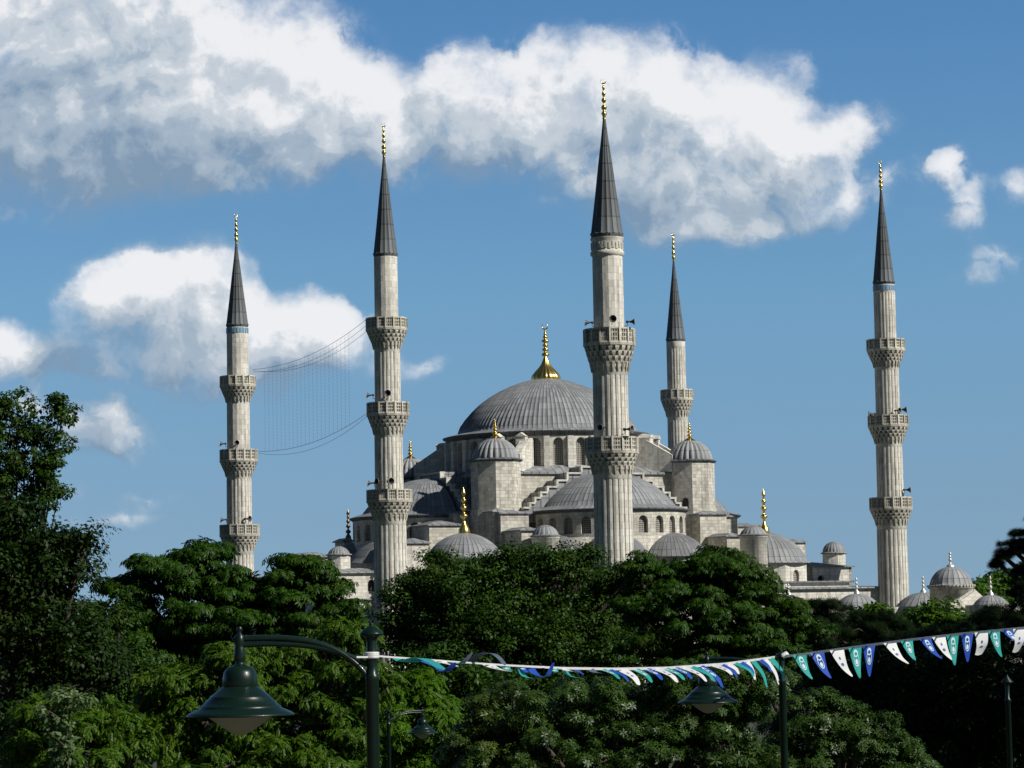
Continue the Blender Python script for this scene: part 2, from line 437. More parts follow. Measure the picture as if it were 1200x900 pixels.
M['leaf_chestnut'] = leafmat('chestnut leaf', (0.012, 0.044, 0.003), (0.044, 0.112, 0.006), 0.12)
M['leaf_linden'] = leafmat('dark linden leaf', (0.012, 0.040, 0.003), (0.046, 0.104, 0.008), 0.12)
M['leaf_star'] = leafmat('glossy star leaf', (0.016, 0.046, 0.005), (0.070, 0.132, 0.020), 0.10, 0.42, 0.25)
M['leaf_walnut'] = leafmat('bright pinnate leaf', (0.020, 0.062, 0.003), (0.092, 0.175, 0.010), 0.16)
M['leaf_yellow'] = leafmat('fresh yellow green leaf', (0.045, 0.120, 0.004), (0.095, 0.200, 0.008), 0.3)
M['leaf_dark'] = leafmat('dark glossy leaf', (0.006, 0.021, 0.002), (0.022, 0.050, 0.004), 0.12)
M['leaf_cedar'] = leafmat('cedar needles', (0.004, 0.014, 0.003), (0.013, 0.032, 0.006), 0.05, 0.6, 0.08)
M['leaf_fresh'] = leafmat('light green young leaf', (0.028, 0.085, 0.004), (0.074, 0.158, 0.009), 0.25)
M['blossom'] = leafmat('pale blossom', (0.07, 0.13, 0.04), (0.20, 0.28, 0.14), 0.3)
M['bark'] = plain('dark bark', (0.055, 0.045, 0.035), 0.9, 0, 0.4, 4)

# ------------------------------------------------------------------ mesh helper


class MB:
    def __init__(s):
        s.v = []; s.f = []; s.uv = []; s.sm = []; s.mi = []

    def add(s, verts, faces, uvs=None, smooth=False, mi=0):
        o = len(s.v)
        s.v.extend([tuple(p) for p in verts])
        for i, f in enumerate(faces):
            s.f.append(tuple(x + o for x in f))
            s.uv.append(uvs[i] if uvs else None)
            s.sm.append(smooth); s.mi.append(mi)

    def box(s, x0, x1, y0, y1, z0, z1, mi=0):
        v = [(x0, y0, z0), (x1, y0, z0), (x1, y1, z0), (x0, y1, z0), (x0, y0, z1), (x1, y0, z1), (x1, y1, z1), (x0, y1, z1)]
        s.add(v, [(0, 3, 2, 1), (4, 5, 6, 7), (0, 1, 5, 4), (1, 2, 6, 5), (2, 3, 7, 6), (3, 0, 4, 7)], mi=mi)

    def obox(s, c, ax, ay, az, mi=0):
        """box from centre and three half-extent vectors"""
        c = Vector(c); ax = Vector(ax); ay = Vector(ay); az = Vector(az)
        v = [c + ax * i + ay * j + az * k for k in (-1, 1) for (i, j) in ((-1, -1), (1, -1), (1, 1), (-1, 1))]
        s.add(v, [(0, 3, 2, 1), (4, 5, 6, 7), (0, 1, 5, 4), (1, 2, 6, 5), (2, 3, 7, 6), (3, 0, 4, 7)], mi=mi)

    def frustum(s, poly0, z0, poly1, z1, cap=True, mi=0):
        n = len(poly0)
        v = [(p[0], p[1], z0) for p in poly0] + [(p[0], p[1], z1) for p in poly1]
        f = [(i, (i + 1) % n, n + (i + 1) % n, n + i) for i in range(n)]
        if cap: f.append(tuple(range(n, 2 * n)))
        s.add(v, f, mi=mi)

    def prism(s, poly, z0, z1, mi=0):
        s.frustum(poly, z0, poly, z1, True, mi)

    def hip(s, x0, x1, y0, y1, z, h, over=0.25, th=0.12, mi=0):
        """low lead roof with a thin eave"""
        a, b_, c, d = x0 - over, x1 + over, y0 - over, y1 + over
        s.box(a, b_, c, d, z, z + th, mi)
        ins = min(b_ - a, d - c) * 0.42
        p0 = [(a, c), (b_, c), (b_, d), (a, d)]
        p1 = [(a + ins, c + ins), (b_ - ins, c + ins), (b_ - ins, d - ins), (a + ins, d - ins)]
        s.frustum(p0, z + th + .001, p1, z + th + h, True, mi)

    def lathe(s, prof, n=32, c=(0, 0), a0=0.0, a1=2 * PI, sheets=None, rib=None, smooth=True, mi=0, closed=None):
        """prof: list of (r, z); rib(theta_fraction_index, j) -> radius factor"""
        full = abs(a1 - a0 - 2 * PI) < 1e-6
        m = n if full else n + 1
        cum = [0.0]
        for j in range(1, len(prof)):
            cum.append(cum[-1] + math.hypot(prof[j][0] - prof[j - 1][0], prof[j][1] - prof[j - 1][1]))
        R = max(p[0] for p in prof)
        v = []
        for j, (r, z) in enumerate(prof):
            for i in range(m):
                th = a0 + (a1 - a0) * i / n
                rr = r * (rib(th, j) if rib else 1)
                v.append((c[0] + rr * math.cos(th), c[1] + rr * math.sin(th), z))
        f = []; uvs = []
        for j in range(len(prof) - 1):
            for i in range(n):
                i2 = (i + 1) % m
                f.append((j * m + i, j * m + i2, (j + 1) * m + i2, (j + 1) * m + i))
                if sheets:
                    ua, ub = sheets * i / n, sheets * (i + 1) / n
                    va, vb = cum[j], cum[j + 1]
                else:
                    ua, ub = (a0 + (a1 - a0) * i / n) * R, (a0 + (a1 - a0) * (i + 1) / n) * R
                    va, vb = prof[j][1], prof[j + 1][1]
                    if abs(va - vb) < 1e-4: va, vb = cum[j], cum[j + 1]
                uvs.append([(ua, va), (ub, va), (ub, vb), (ua, vb)])
        s.add(v, f, uvs, smooth, mi)

    def tube(s, pts, rad, n=8, mi=0, smooth=True, caps=True):
        pts = [Vector(p) for p in pts]
        if isinstance(rad, (int, float)): rad = [rad] * len(pts)
        v = []; prev = None
        for i, p in enumerate(pts):
            d = (pts[min(i + 1, len(pts) - 1)] - pts[max(i - 1, 0)]).normalized()
            if prev is None:
                a = d.orthogonal().normalized()
            else:
                a = (prev - d * prev.dot(d)).normalized()
            prev = a; b_ = d.cross(a)
            for k in range(n):
                th = 2 * PI * k / n
                v.append(p + (a * math.cos(th) + b_ * math.sin(th)) * rad[i])
        f = []
        for i in range(len(pts) - 1):
            for k in range(n):
                k2 = (k + 1) % n
                f.append((i * n + k, i * n + k2, (i + 1) * n + k2, (i + 1) * n + k))
        s.add(v, f, None, smooth, mi)
        if caps:
            s.add(v[:n], [tuple(reversed(range(n)))], mi=mi); s.add(v[-n:], [tuple(range(n))], mi=mi)

    def build(s, name, mats, parent=None):
        me = bpy.data.meshes.new(name)
        me.from_pydata([tuple(p) for p in s.v], [], s.f)
        if not isinstance(mats, (list, tuple)): mats = [mats]
        for m_ in mats: me.materials.append(m_)
        ul = me.uv_layers.new(name='uv').data
        li = 0
        V = s.v
        for fi, f in enumerate(s.f):
            u = s.uv[fi]
            if u is None:
                a, b_, c = Vector(V[f[0]]), Vector(V[f[1]]), Vector(V[f[2]])
                nrm = (b_ - a).cross(c - a)
                if nrm.length > 1e-12: nrm.normalize()
                if abs(nrm.z) > 0.9:
                    u = [(V[i][0], V[i][1]) for i in f]
                else:
                    tg = Vector((-nrm.y, nrm.x, 0)).normalized()
                    bt = nrm.cross(tg)
                    u = [(Vector(V[i]).dot(tg), V[i][2] if abs(nrm.z) < 0.3 else Vector(V[i]).dot(bt)) for i in f]
            for q in u:
                ul[li].uv = q; li += 1
        me.polygons.foreach_set('use_smooth', s.sm)
        me.polygons.foreach_set('material_index', s.mi)
        me.update()
        ob = bpy.data.objects.new(name, me)
        C.objects.link(ob)
        if parent is not None: ob.parent = parent
        return ob


def thing(name, label, cat, loc=(0, 0, 0), rz=0.0, group=None):
    o = bpy.data.objects.new(name, None); C.objects.link(o)
    o.empty_display_size = 0.5
    o.location = loc; o.rotation_euler = (0, 0, rz)
    o['label'] = label; o['category'] = cat
    if group: o['group'] = group
    return o


def tag(o, label, cat, group=None):
    o['label'] = label; o['category'] = cat
    if group: o['group'] = group
    return o


def copy_tree(o, parent=None):
    c = o.copy(); C.objects.link(c); c.parent = parent
    for ch in list(o.children):
        if ch.name != c.name: copy_tree(ch, c)
    return c


def ngon(r, n, c=(0, 0), ph=0.0):
    return [(c[0] + r * math.cos(2 * PI * i / n + ph), c[1] + r * math.sin(2 * PI * i / n + ph)) for i in range(n)]


def arch_pts(u0, u1, z1, n=8, point=0.12):
    """points of an arch from (u0, spring) over to (u1, spring); z1 is the crown"""
    w = (u1 - u0) / 2; cu = (u0 + u1) / 2
    zs = z1 - w * (1 + point)
    out = []
    for i in range(n + 1):
        th = PI - PI * i / n
        out.append((cu + w * math.cos(th), zs + (z1 - zs) * math.sin(th)))
    return out, zs


def bay(wall, mapf, u0, u1, z0, z1, wu0, wu1, wz0, wz1, depth, pane=None, mi=0):
    """wall panel with an arched opening, its reveals, and (in pane) the grille at the back. mapf(u, z, depth_in)"""
    def q(pts, w=wall, d=(0, 0, 0, 0)):
        v = [mapf(p[0], p[1], dd) for p, dd in zip(pts, d)]
        w.add(v, [(0, 1, 2, 3)], [[(p[0] + dd, p[1]) for p, dd in zip(pts, d)]], mi=mi)
    ap, zs = arch_pts(wu0, wu1, wz1)
    q([(u0, z0), (wu0, z0), (wu0, z1), (u0, z1)])
    q([(wu1, z0), (u1, z0), (u1, z1), (wu1, z1)])
    if wz0 > z0: q([(wu0, z0), (wu1, z0), (wu1, wz0), (wu0, wz0)])
    for i in range(len(ap) - 1):
        a, b_ = ap[i], ap[i + 1]
        q([a, b_, (b_[0], z1), (a[0], z1)])
        q([b_, a, a, b_], d=(0, 0, depth, depth))
    q([(wu0, wz0), (wu0, zs), (wu0, zs), (wu0, wz0)], d=(0, 0, depth, depth))
    q([(wu1, zs), (wu1, wz0), (wu1, wz0), (wu1, zs)], d=(0, 0, depth, depth))
    q([(wu1, wz0), (wu0, wz0), (wu0, wz0), (wu1, wz0)], d=(0, 0, depth, depth))
    if pane is not None:
        pts = [(wu0, wz0), (wu1, wz0)] + [(p[0], p[1]) for p in reversed(ap)]
        v = [mapf(p[0], p[1], depth - 0.02) for p in pts]
        pane.add(v, [tuple(range(len(pts)))], [[p for p in pts]])


def dome_prof(r, h, z0, n=14, r_top=0.0):
    """spherical-cap profile"""
    R = (r * r + h * h) / (2 * h)
    out = []
    zc = z0 + h - R
    a_start = math.asin(min(1, r / R))
    if h > r: a_start = PI - a_start
    for i in range(n + 1):
        a = a_start * (1 - i / n)
        rr = max(R * math.sin(a), r_top)
        out.append((rr, zc + R * math.cos(a)))
    return out


def finial_prof(z, H, w, flare=1.0):
    """bulbs of an alem: flared foot, three or four diminishing bulbs and a thin neck"""
    P = [(w * flare, 0), (w * flare * .78, .05), (w * .42, .12), (w * .16, .20)]
    zc = .27
    for k, (b_, hh) in enumerate(((.42, .07), (.36, .06), (.30, .055), (.22, .045))):
        P += [(w * .13, zc - hh), (w * b_ * .75, zc - hh * .6), (w * b_, zc), (w * b_ * .75, zc + hh * .6), (w * .13, zc + hh)]
        zc += hh * 2 + .035
    P += [(w * .08, .80), (w * .05, .84)]
    return [(r, z + q * H) for r, q in P]


def finial(mb, c, z, H, w, n=14, flare=1.0, mi=0, ang=0.4):
    mb.lathe(finial_prof(z, H, w, flare), n, c, mi=mi)
    # crescent, open at the top, facing along ang
    rc = H * 0.055; zc = z + H * 0.90
    pts = []; rad = []
    for i in range(13):
        th = math.radians(-90 + 150 * (i - 6) / 6)
        pts.append((c[0] + rc * math.cos(th) * math.cos(ang), c[1] + rc * math.cos(th) * math.sin(ang), zc + rc * math.sin(th)))
        rad.append(max(0.008, rc * .36 * (1 - abs(i - 6) / 6.6)))
    mb.tube(pts, rad, 6, mi)


# ------------------------------------------------------------------ ground
g = MB()
g.add([(-3500, -300, 0), (3500, -300, 0), (3500, 6000, 0), (-3500, 6000, 0)], [(0, 1, 2, 3)])
m, t, b, _ = new_mat('park lawn and earth')
tcn = N(t, 'ShaderNodeTexCoord')
n1_ = noise(t, tcn.outputs['Object'], 0.08, 8, 0.6); n2_ = noise(t, tcn.outputs['Object'], 6, 6, 0.7)
c = mixc(t, n1_.outputs[0], (0.022, 0.040, 0.012), (0.050, 0.052, 0.028))
c = mixc(t, smooth(t, n2_.outputs[0], 0.4, 0.7, 0, 0.5), c, (0.018, 0.030, 0.010))
lk(t, c, b.inputs['Base Color']); b.inputs['Roughness'].default_value = 1.0
go_ = g.build('ground', m); go_['kind'] = 'structure'
pv = MB()
pv.add([(-60, -40, 0.006), (60, -40, 0.006), (60, 12, 0.006), (-60, 12, 0.006)], [(0, 1, 2, 3)])
po = pv.build('pavement', plain('stone paving', (0.20, 0.19, 0.17), 0.85, 0, 0.3, 1.5)); po['kind'] = 'structure'

# ------------------------------------------------------------------ the mosque
MROT = math.radians(24.8)
MC = Vector((4.0, 330.0, 0.0))
UX, UY = math.cos(MROT), math.sin(MROT)


def w_of(a, b, z=0.0):           # a: along the right hand facade, b: towards the viewer
    return Vector((MC.x + a * UX + b * UY, MC.y + a * UY - b * UX, z))


def l_of(p):                     # world -> local (x = a, y = -b)
    dx, dy = p[0] - MC.x, p[1] - MC.y
    return (dx * UX + dy * UY, -(dx * UY - dy * UX) * 1.0)


def a_of(px, b, z=12.0):
    lo, hi = -90.0, 90.0
    for _ in range(50):
        mid = (lo + hi) / 2
        if proj(w_of(mid, b, z))[0] < px: lo = mid
        else: hi = mid
    return (lo + hi) / 2


def z_of(py, a, b):
    lo, hi = -30.0, 90.0
    for _ in range(50):
        mid = (lo + hi) / 2
        if proj(w_of(a, b, mid))[1] > py: lo = mid
        else: hi = mid
    return (lo + hi) / 2


E = 6.6
mosque = thing('mosque', 'vast grey stone mosque of stacked lead domes rising behind the trees', 'mosque', MC, MROT)

# -- main drum
ZE = 22.0 + E; ZB = 18.0 + E; RD = 11.8
dw = MB(); NB = 28
for i in range(NB):
    th0 = 2 * PI * i / NB; dth = 2 * PI / NB

    def mp_(u, z, d, th0=th0):
        th = th0 + u / RD
        r = RD - d
        return (r * math.cos(th), r * math.sin(th), z)
    L_ = RD * dth
    wp = MB()
    bay(dw, mp_, 0, L_, ZB - .6, ZE, L_ * .27, L_ * .73, ZB + .15, ZB + 3.35, 0.5, wp)
    wp.build('window', M['grille'], mosque)
dwo = dw.build('drum_wall', M['stone_pale'], mosque)
# buttresses between the windows, every second one large with a gabled head
for i in range(NB):
    th = 2 * PI * i / NB
    ca, sa = math.cos(th), math.sin(th)
    big = i in (3, 4, 10, 11, 17, 18, 24, 25)
    bb = MB()
    d0, d1, hw, zt = (RD - .1, RD + (1.55 if big else .42), .55 if big else .34, ZE - (.55 if big else .5))
    ax = Vector((ca, sa, 0)); ay = Vector((-sa, ca, 0))
    bb.obox(ax * ((d0 + d1) / 2) + Vector((0, 0, (ZB - .6 + zt) / 2)), ax * ((d1 - d0) / 2), ay * hw, Vector((0, 0, (zt - ZB + .6) / 2)))
    if big:
        # gable roof running outwards
        p = [ax * d0 - ay * (hw + .1) + Vector((0, 0, zt)), ax * (d1 + .1) - ay * (hw + .1) + Vector((0, 0, zt)), ax * (d1 + .1) + ay * (hw + .1) + Vector((0, 0, zt)), ax * d0 + ay * (hw + .1) + Vector((0, 0, zt)),
             ax * d0 + Vector((0, 0, zt + .55)), ax * (d1 + .1) + Vector((0, 0, zt + .42))]
        bb.add(p, [(0, 1, 5, 4), (3, 4, 5, 2), (1, 2, 5), (0, 3, 2, 1)])
    bb.build('buttress', M['stone_pale'], mosque)

# cornice + dome skirt
ed = MB()
ed.lathe([(RD, ZE - .45), (RD + .12, ZE - .4), (RD + .15, ZE - .15), (RD + .45, ZE), (RD + .5, ZE + .12), (RD + .2, ZE + .16)], 112)
ed.build('cornice', M['lead_spire'], mosque)
NS = 116
md = MB()
prof = [(RD + .42, ZE + .14), (11.3, ZE + .38), (10.75, ZE + .5), (10.55, ZE + .62), (10.1, ZE + 1.45), (9.5, ZE + 2.3), (8.7, ZE + 3.2), (7.8, ZE + 4.05), (6.7, ZE + 4.85), (5.5, ZE + 5.55), (4.2, ZE + 6.15), (2.8, ZE + 6.65), (1.55, ZE + 6.95), (0.6, ZE + 7.08)]


def rib_main(th, j):
    f = (th / (2 * PI) * NS) % 1.0
    k = max(0.0, 1 - abs(f - 0.0) * 6) + max(0.0, 1 - abs(f - 1.0) * 6)
    return 1 + (0.0135 if j > 3 else 0.0) * k * (1 if j < 10 else .4)


md.lathe(prof, NS * 4, sheets=NS, rib=rib_main)
md.build('main_dome', M['lead'], mosque)
# gilded ribbed foot and alem
gf = MB()


def rib_g(th, j):
    return 1 + (.07 * abs(math.sin(th * 10)) if j < 7 else 0)


zt = ZE + 7.0
gf.lathe([(1.62, zt - .1), (1.66, zt + .15), (1.5, zt + .5), (1.15, zt + .95), (.78, zt + 1.35), (.5, zt + 1.75), (.33, zt + 2.2), (.2, zt + 2.6)], 80, rib=rib_g)
zz = zt + 2.6
pr = [(.17, zz)]
for (r, h) in ((.50, .42), (.42, .36), (.36, .32), (.48, .36), (.30, .26), (.22, .2)):
    pr += [(.15, zz + .05), (r * .7, zz + h * .35), (r, zz + h * .7), (r * .7, zz + h * 1.05), (.14, zz + h * 1.35)]
    zz += h * 1.5
gf.lathe(pr + [(.08, zz + .4)], 20)
pts = []; rad = []
for i in range(15):
    th = math.radians(-90 + 150 * (i - 7) / 7)
    pts.append((.33 * math.cos(th) * UX, -.33 * math.cos(th) * UY, zz + .75 + .33 * math.sin(th))); rad.append(max(.02, .11 * (1 - abs(i - 7) / 7.6)))
gf.tube(pts, rad, 6)
gf.build('gold_finial', M['gold'], mosque)

# -- central block under the drum
HB = 12.3; ZW = 17.3 + E
cb_ = MB()
cb_.box(-HB, HB, -HB, HB, 2.0, ZW)
cb_.build('central_block', M['stone'], mosque)
sk = MB()
p0 = ngon(HB * math.sqrt(2) + .35, 4, ph=PI / 4)
seg = 64
v = []
for i in range(seg):
    th = 2 * PI * i / seg + PI / 4
    c4, s4 = math.cos(th), math.sin(th)
    q = (HB + .28) / max(abs(c4), abs(s4))
    v.append((q * c4, q * s4, ZW + .02))
for i in range(seg):
    th = 2 * PI * i / seg + PI / 4
    v.append(((RD + .05) * math.cos(th), (RD + .05) * math.sin(th), ZB + .12))
for i in range(seg):
    th = 2 * PI * i / seg + PI / 4
    c4, s4 = math.cos(th), math.sin(th)
    q = (HB + .28) / max(abs(c4), abs(s4))
    v.append((q * c4, q * s4, ZW - .22))
f = [(i, (i + 1) % seg, seg + (i + 1) % seg, seg + i) for i in range(seg)] + [(2 * seg + i, 2 * seg + (i + 1) % seg, (i + 1) % seg, i) for i in range(seg)]
sk.add(v, f)
sk.build('skirt_roof', M['lead'], mosque)


# -- weight towers at the corners
def weight_tower(a, b, dz, name='weight_tower', windows=True):
    cx, cy = a, -b
    R = 2.78; ze = 18.35 + E + dz
    tw = MB()
    ph = math.radians(-24.8 - 90 + 0.5)     # a corner towards the viewer
    o8 = ngon(R, 8, (cx, cy), ph)
    tw.prism(o8, 8.0, ze)
    tw.prism(ngon(R + .16, 8, (cx, cy), ph), 8.0, 13.1 + E + dz)
    two = tw.build(name, M['stone'], mosque)
    ev = MB()
    ev.frustum(ngon(R + .05, 8, (cx, cy), ph), ze + .002, ngon(R + .32, 8, (cx, cy), ph), ze + .22)
    ev.frustum(ngon(R + .32, 8, (cx, cy), ph), ze + .221, ngon(R - .1, 8, (cx, cy), ph), ze + .42)
    ev.build('eave', M['lead_spire'], two)
    dm = MB(); NG = 24
    dm.lathe(dome_prof(2.5, 2.35, ze + .40, 12, .12), NG * 8, (cx, cy), sheets=NG, rib=lambda th, j: 1 + .085 * (abs(math.sin(th * NG / 2)) - .4) * (1 if j < 11 else .3))
    dm.build('dome', M['lead_pale'], two)
    fn = MB(); finial(fn, (cx, cy), ze + 2.62, 2.35, .80)
    fn.build('gold_finial', M['gold'], two)
    return two


for (a, b, dz) in ((-HB, HB, 0), (HB, HB, 0), (-HB, -HB, -.7), (HB, -HB, 0)):
    tw_ = weight_tower(a, b, dz)
    if (a, b) == (HB, HB):
        dk = MB()
        # small dark arched opening on the left face
        p = unproj(807, 590, 312)
        ph = math.radians(-24.8 - 90 + 0.5)
        v0 = Vector((HB + 2.78 * math.cos(ph), -HB + 2.78 * math.sin(ph), 0)); v1 = Vector((HB + 2.78 * math.cos(ph - PI / 4), -HB + 2.78 * math.sin(ph - PI / 4), 0))
        e = (v1 - v0).normalized(); nn_ = Vector((e.y, -e.x, 0))
        if nn_.dot(v0 - Vector((HB, -HB, 0))) < 0: nn_ = -nn_
        c0 = v0 + e * .85 + nn_ * .02
        zb = z_of(597, HB, HB + 2); ap, zs = arch_pts(-.36, .36, zb + 1.35, 6)
        vv = [c0 + e * x + Vector((0, 0, z)) for x, z in [(-.36, zb), (.36, zb)] + ap[::-1]]
        vb = [q + nn_ * .02 for q in vv]
        n_ = len(vv)
        dk.add(vb + vv, [tuple(range(n_))] + [(i, n_ + i, n_ + (i + 1) % n_, (i + 1) % n_) for i in range(n_)])
        dk.build('opening', M['dark'], tw_)

# -- flying buttresses from the drum towards the towers
for k in range(4):
    th = PI / 4 + k * PI / 2
    ax = Vector((math.cos(th), math.sin(th), 0)); ay = Vector((-ax.y, ax.x, 0))
    for off in (-1.9, 1.9):
        fb = MB(); hw = .5
        r0, r1 = RD - .3, 16.0
        def P_(r, z, s_): return ax * r + ay * (off + s_ * hw) + Vector((0, 0, z))
        ztp = [(r0, ZE - .7), (r0 + 1.2, ZE - .75), (r1, ZB + 1.3)]
        bot = [(r0, ZB - .6), (r1, ZB - .6)]
        loop = ztp + bot[::-1]
        vs = [P_(r, z, -1) for r, z in loop] + [P_(r, z, 1) for r, z in loop]
        n_ = len(loop)
        fb.add(vs, [tuple(range(n_)), tuple(reversed(range(n_, 2 * n_)))] + [(i, n_ + i, n_ + (i + 1) % n_, (i + 1) % n_) for i in range(n_)])
        fb.build('flying_buttress', M['stone_pale'], mosque)


# -- the four half-dome sides
def side(rot, front):
    """half dome, stepped gable wall, exedrae on one side; rot turns local -y (b) to that side"""
    cr, sr = math.cos(rot), math.sin(rot)

    def T(p): return (p[0] * cr - p[1] * sr, p[0] * sr + p[1] * cr, p[2])

    def XF(mb):
        mb.v = [T(p) for p in mb.v]; return mb
    bc = 15.2
    # stepped wall, profile symmetric about a = 0
    STEP = [(681, 546), (664.4, 553.5), (652.4, 562), (641, 569.5), (633, 576), (626, 582.3), (620, 588.5), (613, 594)]
    stp = [(-a_of(px, 14.9, 23.0), z_of(py, a_of(px, 14.9, 23.0), 14.9) - E) for px, py in STEP]
    sw = MB(); nose = MB()
    prevz = None
    x_prev = 0.0
    bands = []
    for (x, z) in stp:
        bands.append((x_prev, x, z + E)); x_prev = x
    for (xa, xb, z) in bands:
        for sg in (-1, 1):
            x0, x1 = sorted((sg * xa, sg * xb))
            sw.box(x0 + .001, x1 - .001, -14.9, -12.0, 11.5 + E, z - .14)
            nose.box(x0 - (.12 if sg < 0 else 0), x1 + (.12 if sg > 0 else 0), -15.12, -14.5, z - .2, z)
            sw.box(x0 + .002, x1 - .002, -14.499, -12.0, z - .139, z - .03)
    # risers in pale stone
    for i in range(len(bands) - 1):
        x = bands[i][1]; zt_, zb_ = bands[i][2], bands[i + 1][2]
        for sg in (-1, 1):
            nose.box(min(sg * (x - .12), sg * (x + .12)), max(sg * (x - .12), sg * (x + .12)), -15.11, -14.6, zb_ + .002, zt_ - .202)
    XF(sw).build('stepped_wall', M['lead'], mosque)
    XF(nose).build('step_coping', M['stone_pale'], mosque)
    # half dome
    hd = MB()
    NSH = 42
    prof = [(9.15, 12.75 + E), (8.4, 13.02 + E), (7.75, 13.2 + E)] + dome_prof(7.6, 3.9, 13.3 + E, 12, .2)

    def rb(th, j):
        f = (th / PI * NSH) % 1.0
        k = max(0.0, 1 - f * 6) + max(0.0, 1 - (1 - f) * 6)
        return 1 + (.008 * k if j > 2 else 0)
    hd.lathe(prof, NSH * 4, (0, -bc), a0=-PI, a1=0, sheets=NSH, rib=rb)
    XF(hd).build('half_dome', M['lead'], mosque)
    ev = MB()
    ev.lathe([(8.75, 12.35 + E), (8.9, 12.45 + E), (9.2, 12.62 + E), (9.22, 12.76 + E), (9.1, 12.79 + E)], 60, (0, -bc), a0=-PI, a1=0)
    XF(ev).build('eave', M['lead_spire'], mosque)
    # windowed half drum
    hw = MB(); Rh = 8.8; st = math.radians(14)
    z0, z1 = 9.6 + E, 12.5 + E
    pcs = []
    for k in range(-6, 7):
        thc = -PI / 2 + k * st

        def mp2(u, z, d, thc=thc):
            th = thc + u / Rh
            return ((Rh - d) * math.cos(th), -bc + (Rh - d) * math.sin(th), z)
        hl = Rh * st / 2
        wp = MB()
        bay(hw, mp2, -hl, hl, z0, z1, -.58, .58, z0 + .42, z0 + 2.35, .42, wp)
        XF(wp).build('window', M['grille'], mosque)
    hw.lathe([(Rh + .02, 4.0 + E), (Rh + .02, z0 + .05), (Rh - .3, z0 + .06)], 60, (0, -bc), a0=-PI, a1=0)
    XF(hw).build('half_drum', M['stone'], mosque)
    # exedrae
    for (va, r) in ((-66, 3.4), (-22, 3.8), (30, 4.3)):
        th = -PI / 2 + math.radians(va)
        c = (Rh * .93 * math.cos(th), -bc + Rh * .93 * math.sin(th))
        x = MB(); ns = 26
        pr = [(r + .25, 7.35 + E), (r + .22, 7.5 + E)] + [(rr, z) for rr, z in dome_prof(r, 2.55, 7.55 + E, 8, .2)]
        x.lathe(pr, ns * 3, c, a0=th - PI / 2, a1=th + PI / 2, sheets=ns)
        XF(x).build('exedra_dome', M['lead_dark'], mosque)
        xw = MB(); xw.lathe([(r - .1, 3.0 + E), (r - .1, 7.36 + E)], 26, c, a0=th - PI / 2, a1=th + PI / 2)
        XF(xw).build('exedra_wall', M['stone'], mosque)


side(0, True)
side(-PI / 2, True)
side(PI / 2, False)

# -- hall body and side blocks with lead roofs
hall = MB()
hall.box(-24, 26, -17, 24, 0.0, 6.0 + E)
hall.box(-24, 26, -24, -17.002, 0.0, 4.3 + E)
hall.build('prayer_hall_wall', M['stone_pale'], mosque)
hr = MB()
hr.box(-24.4, 26.4, -17.3, 24.4, 6.002 + E, 6.25 + E)
hr.box(-24.4, 26.4, -24.4, -17.302, 4.302 + E, 4.5 + E)
hr.build('flat_roof', M['lead'], mosque)


def block(pl, pr, yt, b, depth, zb=5.0, name='pier', mat='stone', roof=.35, rmat='lead', wz=None):
    a0, a1 = a_of(pl, b), a_of(pr, b)
    z = z_of(yt, (a0 + a1) / 2, b)
    mb = MB(); mb.box(a0, a1, -b, -b + depth, zb, z)
    o = mb.build(name, M[mat], mosque)
    r = MB(); r.hip(a0, a1, -b, -b + depth, z + .002, roof)
    r.build('roof', M[rmat], o)
    return a0, a1, z, o


# stepped piers below the weight towers
block(588, 621, 602, 17.0, 5.0)
block(612, 631, 622, 21.5, 5.0)
block(580, 592, 600, 16.2, 4.0)
block(822, 853, 603, 17.0, 6.0)
block(853, 869, 629, 21.5, 5.5)
block(852, 866, 606, 12.5, 6.0)
block(866, 893, 617, 2.0, 8.0)
block(925, 945, 636, 4.0, 8.0)
# left flank
block(504, 541, 616, 12.0, 6.0, roof=.5)
block(534, 557, 603, 10.5, 5.0)
block(474, 503, 637, 14.0, 7.0, roof=.5, mat='stone_pale')
block(404, 414, 635, -12, 3.0, mat='stone_pale')
block(356, 388, 653, 2, 9.0, roof=.5, mat='stone_pale')
# left porch: long pale wall with a small octagonal turret on it
aL0, aL1 = a_of(388, 12), a_of(466, 12)
zL = z_of(672, aL0, 12)
pw = MB()


def mpf(u, z, d): return (u, -12.0 + d, z)


wu = a_of(435.5, 12)
wpn = MB()
bay(pw, mpf, wu - 1.3, wu + 1.3, 3.0, zL, wu - .45, wu + .45, z_of(693, wu, 12), z_of(679, wu, 12), .4, wpn)
pw.add([(aL0, -12.0, 3.0), (wu - 1.3, -12.0, 3.0), (wu - 1.3, -12.0, zL), (aL0, -12.0, zL)], [(0, 1, 2, 3)])
pw.add([(wu + 1.3, -12.0, 3.0), (aL1, -12.0, 3.0), (aL1, -12.0, zL), (wu + 1.3, -12.0, zL)], [(0, 1, 2, 3)])
pw.box(aL0, aL1, -11.4, 14, 0, zL)
pw.box(aL0, aL0 + .4, -11.99, -11.39, 0, zL - .002)
pwo = pw.build('side_porch_wall', M['stone_pale'], mosque)
wpn.build('window', M['dark'], pwo)
rr_ = MB(); rr_.hip(aL0, aL1, -12.0, 14, zL + .002, .5, .35)
rr_.box(aL0 - .3, aL1, -12.3, -12.0, z_of(702, aL0, 12) - .15, z_of(702, aL0, 12))
rr_.build('roof', M['lead_pale'], pwo)


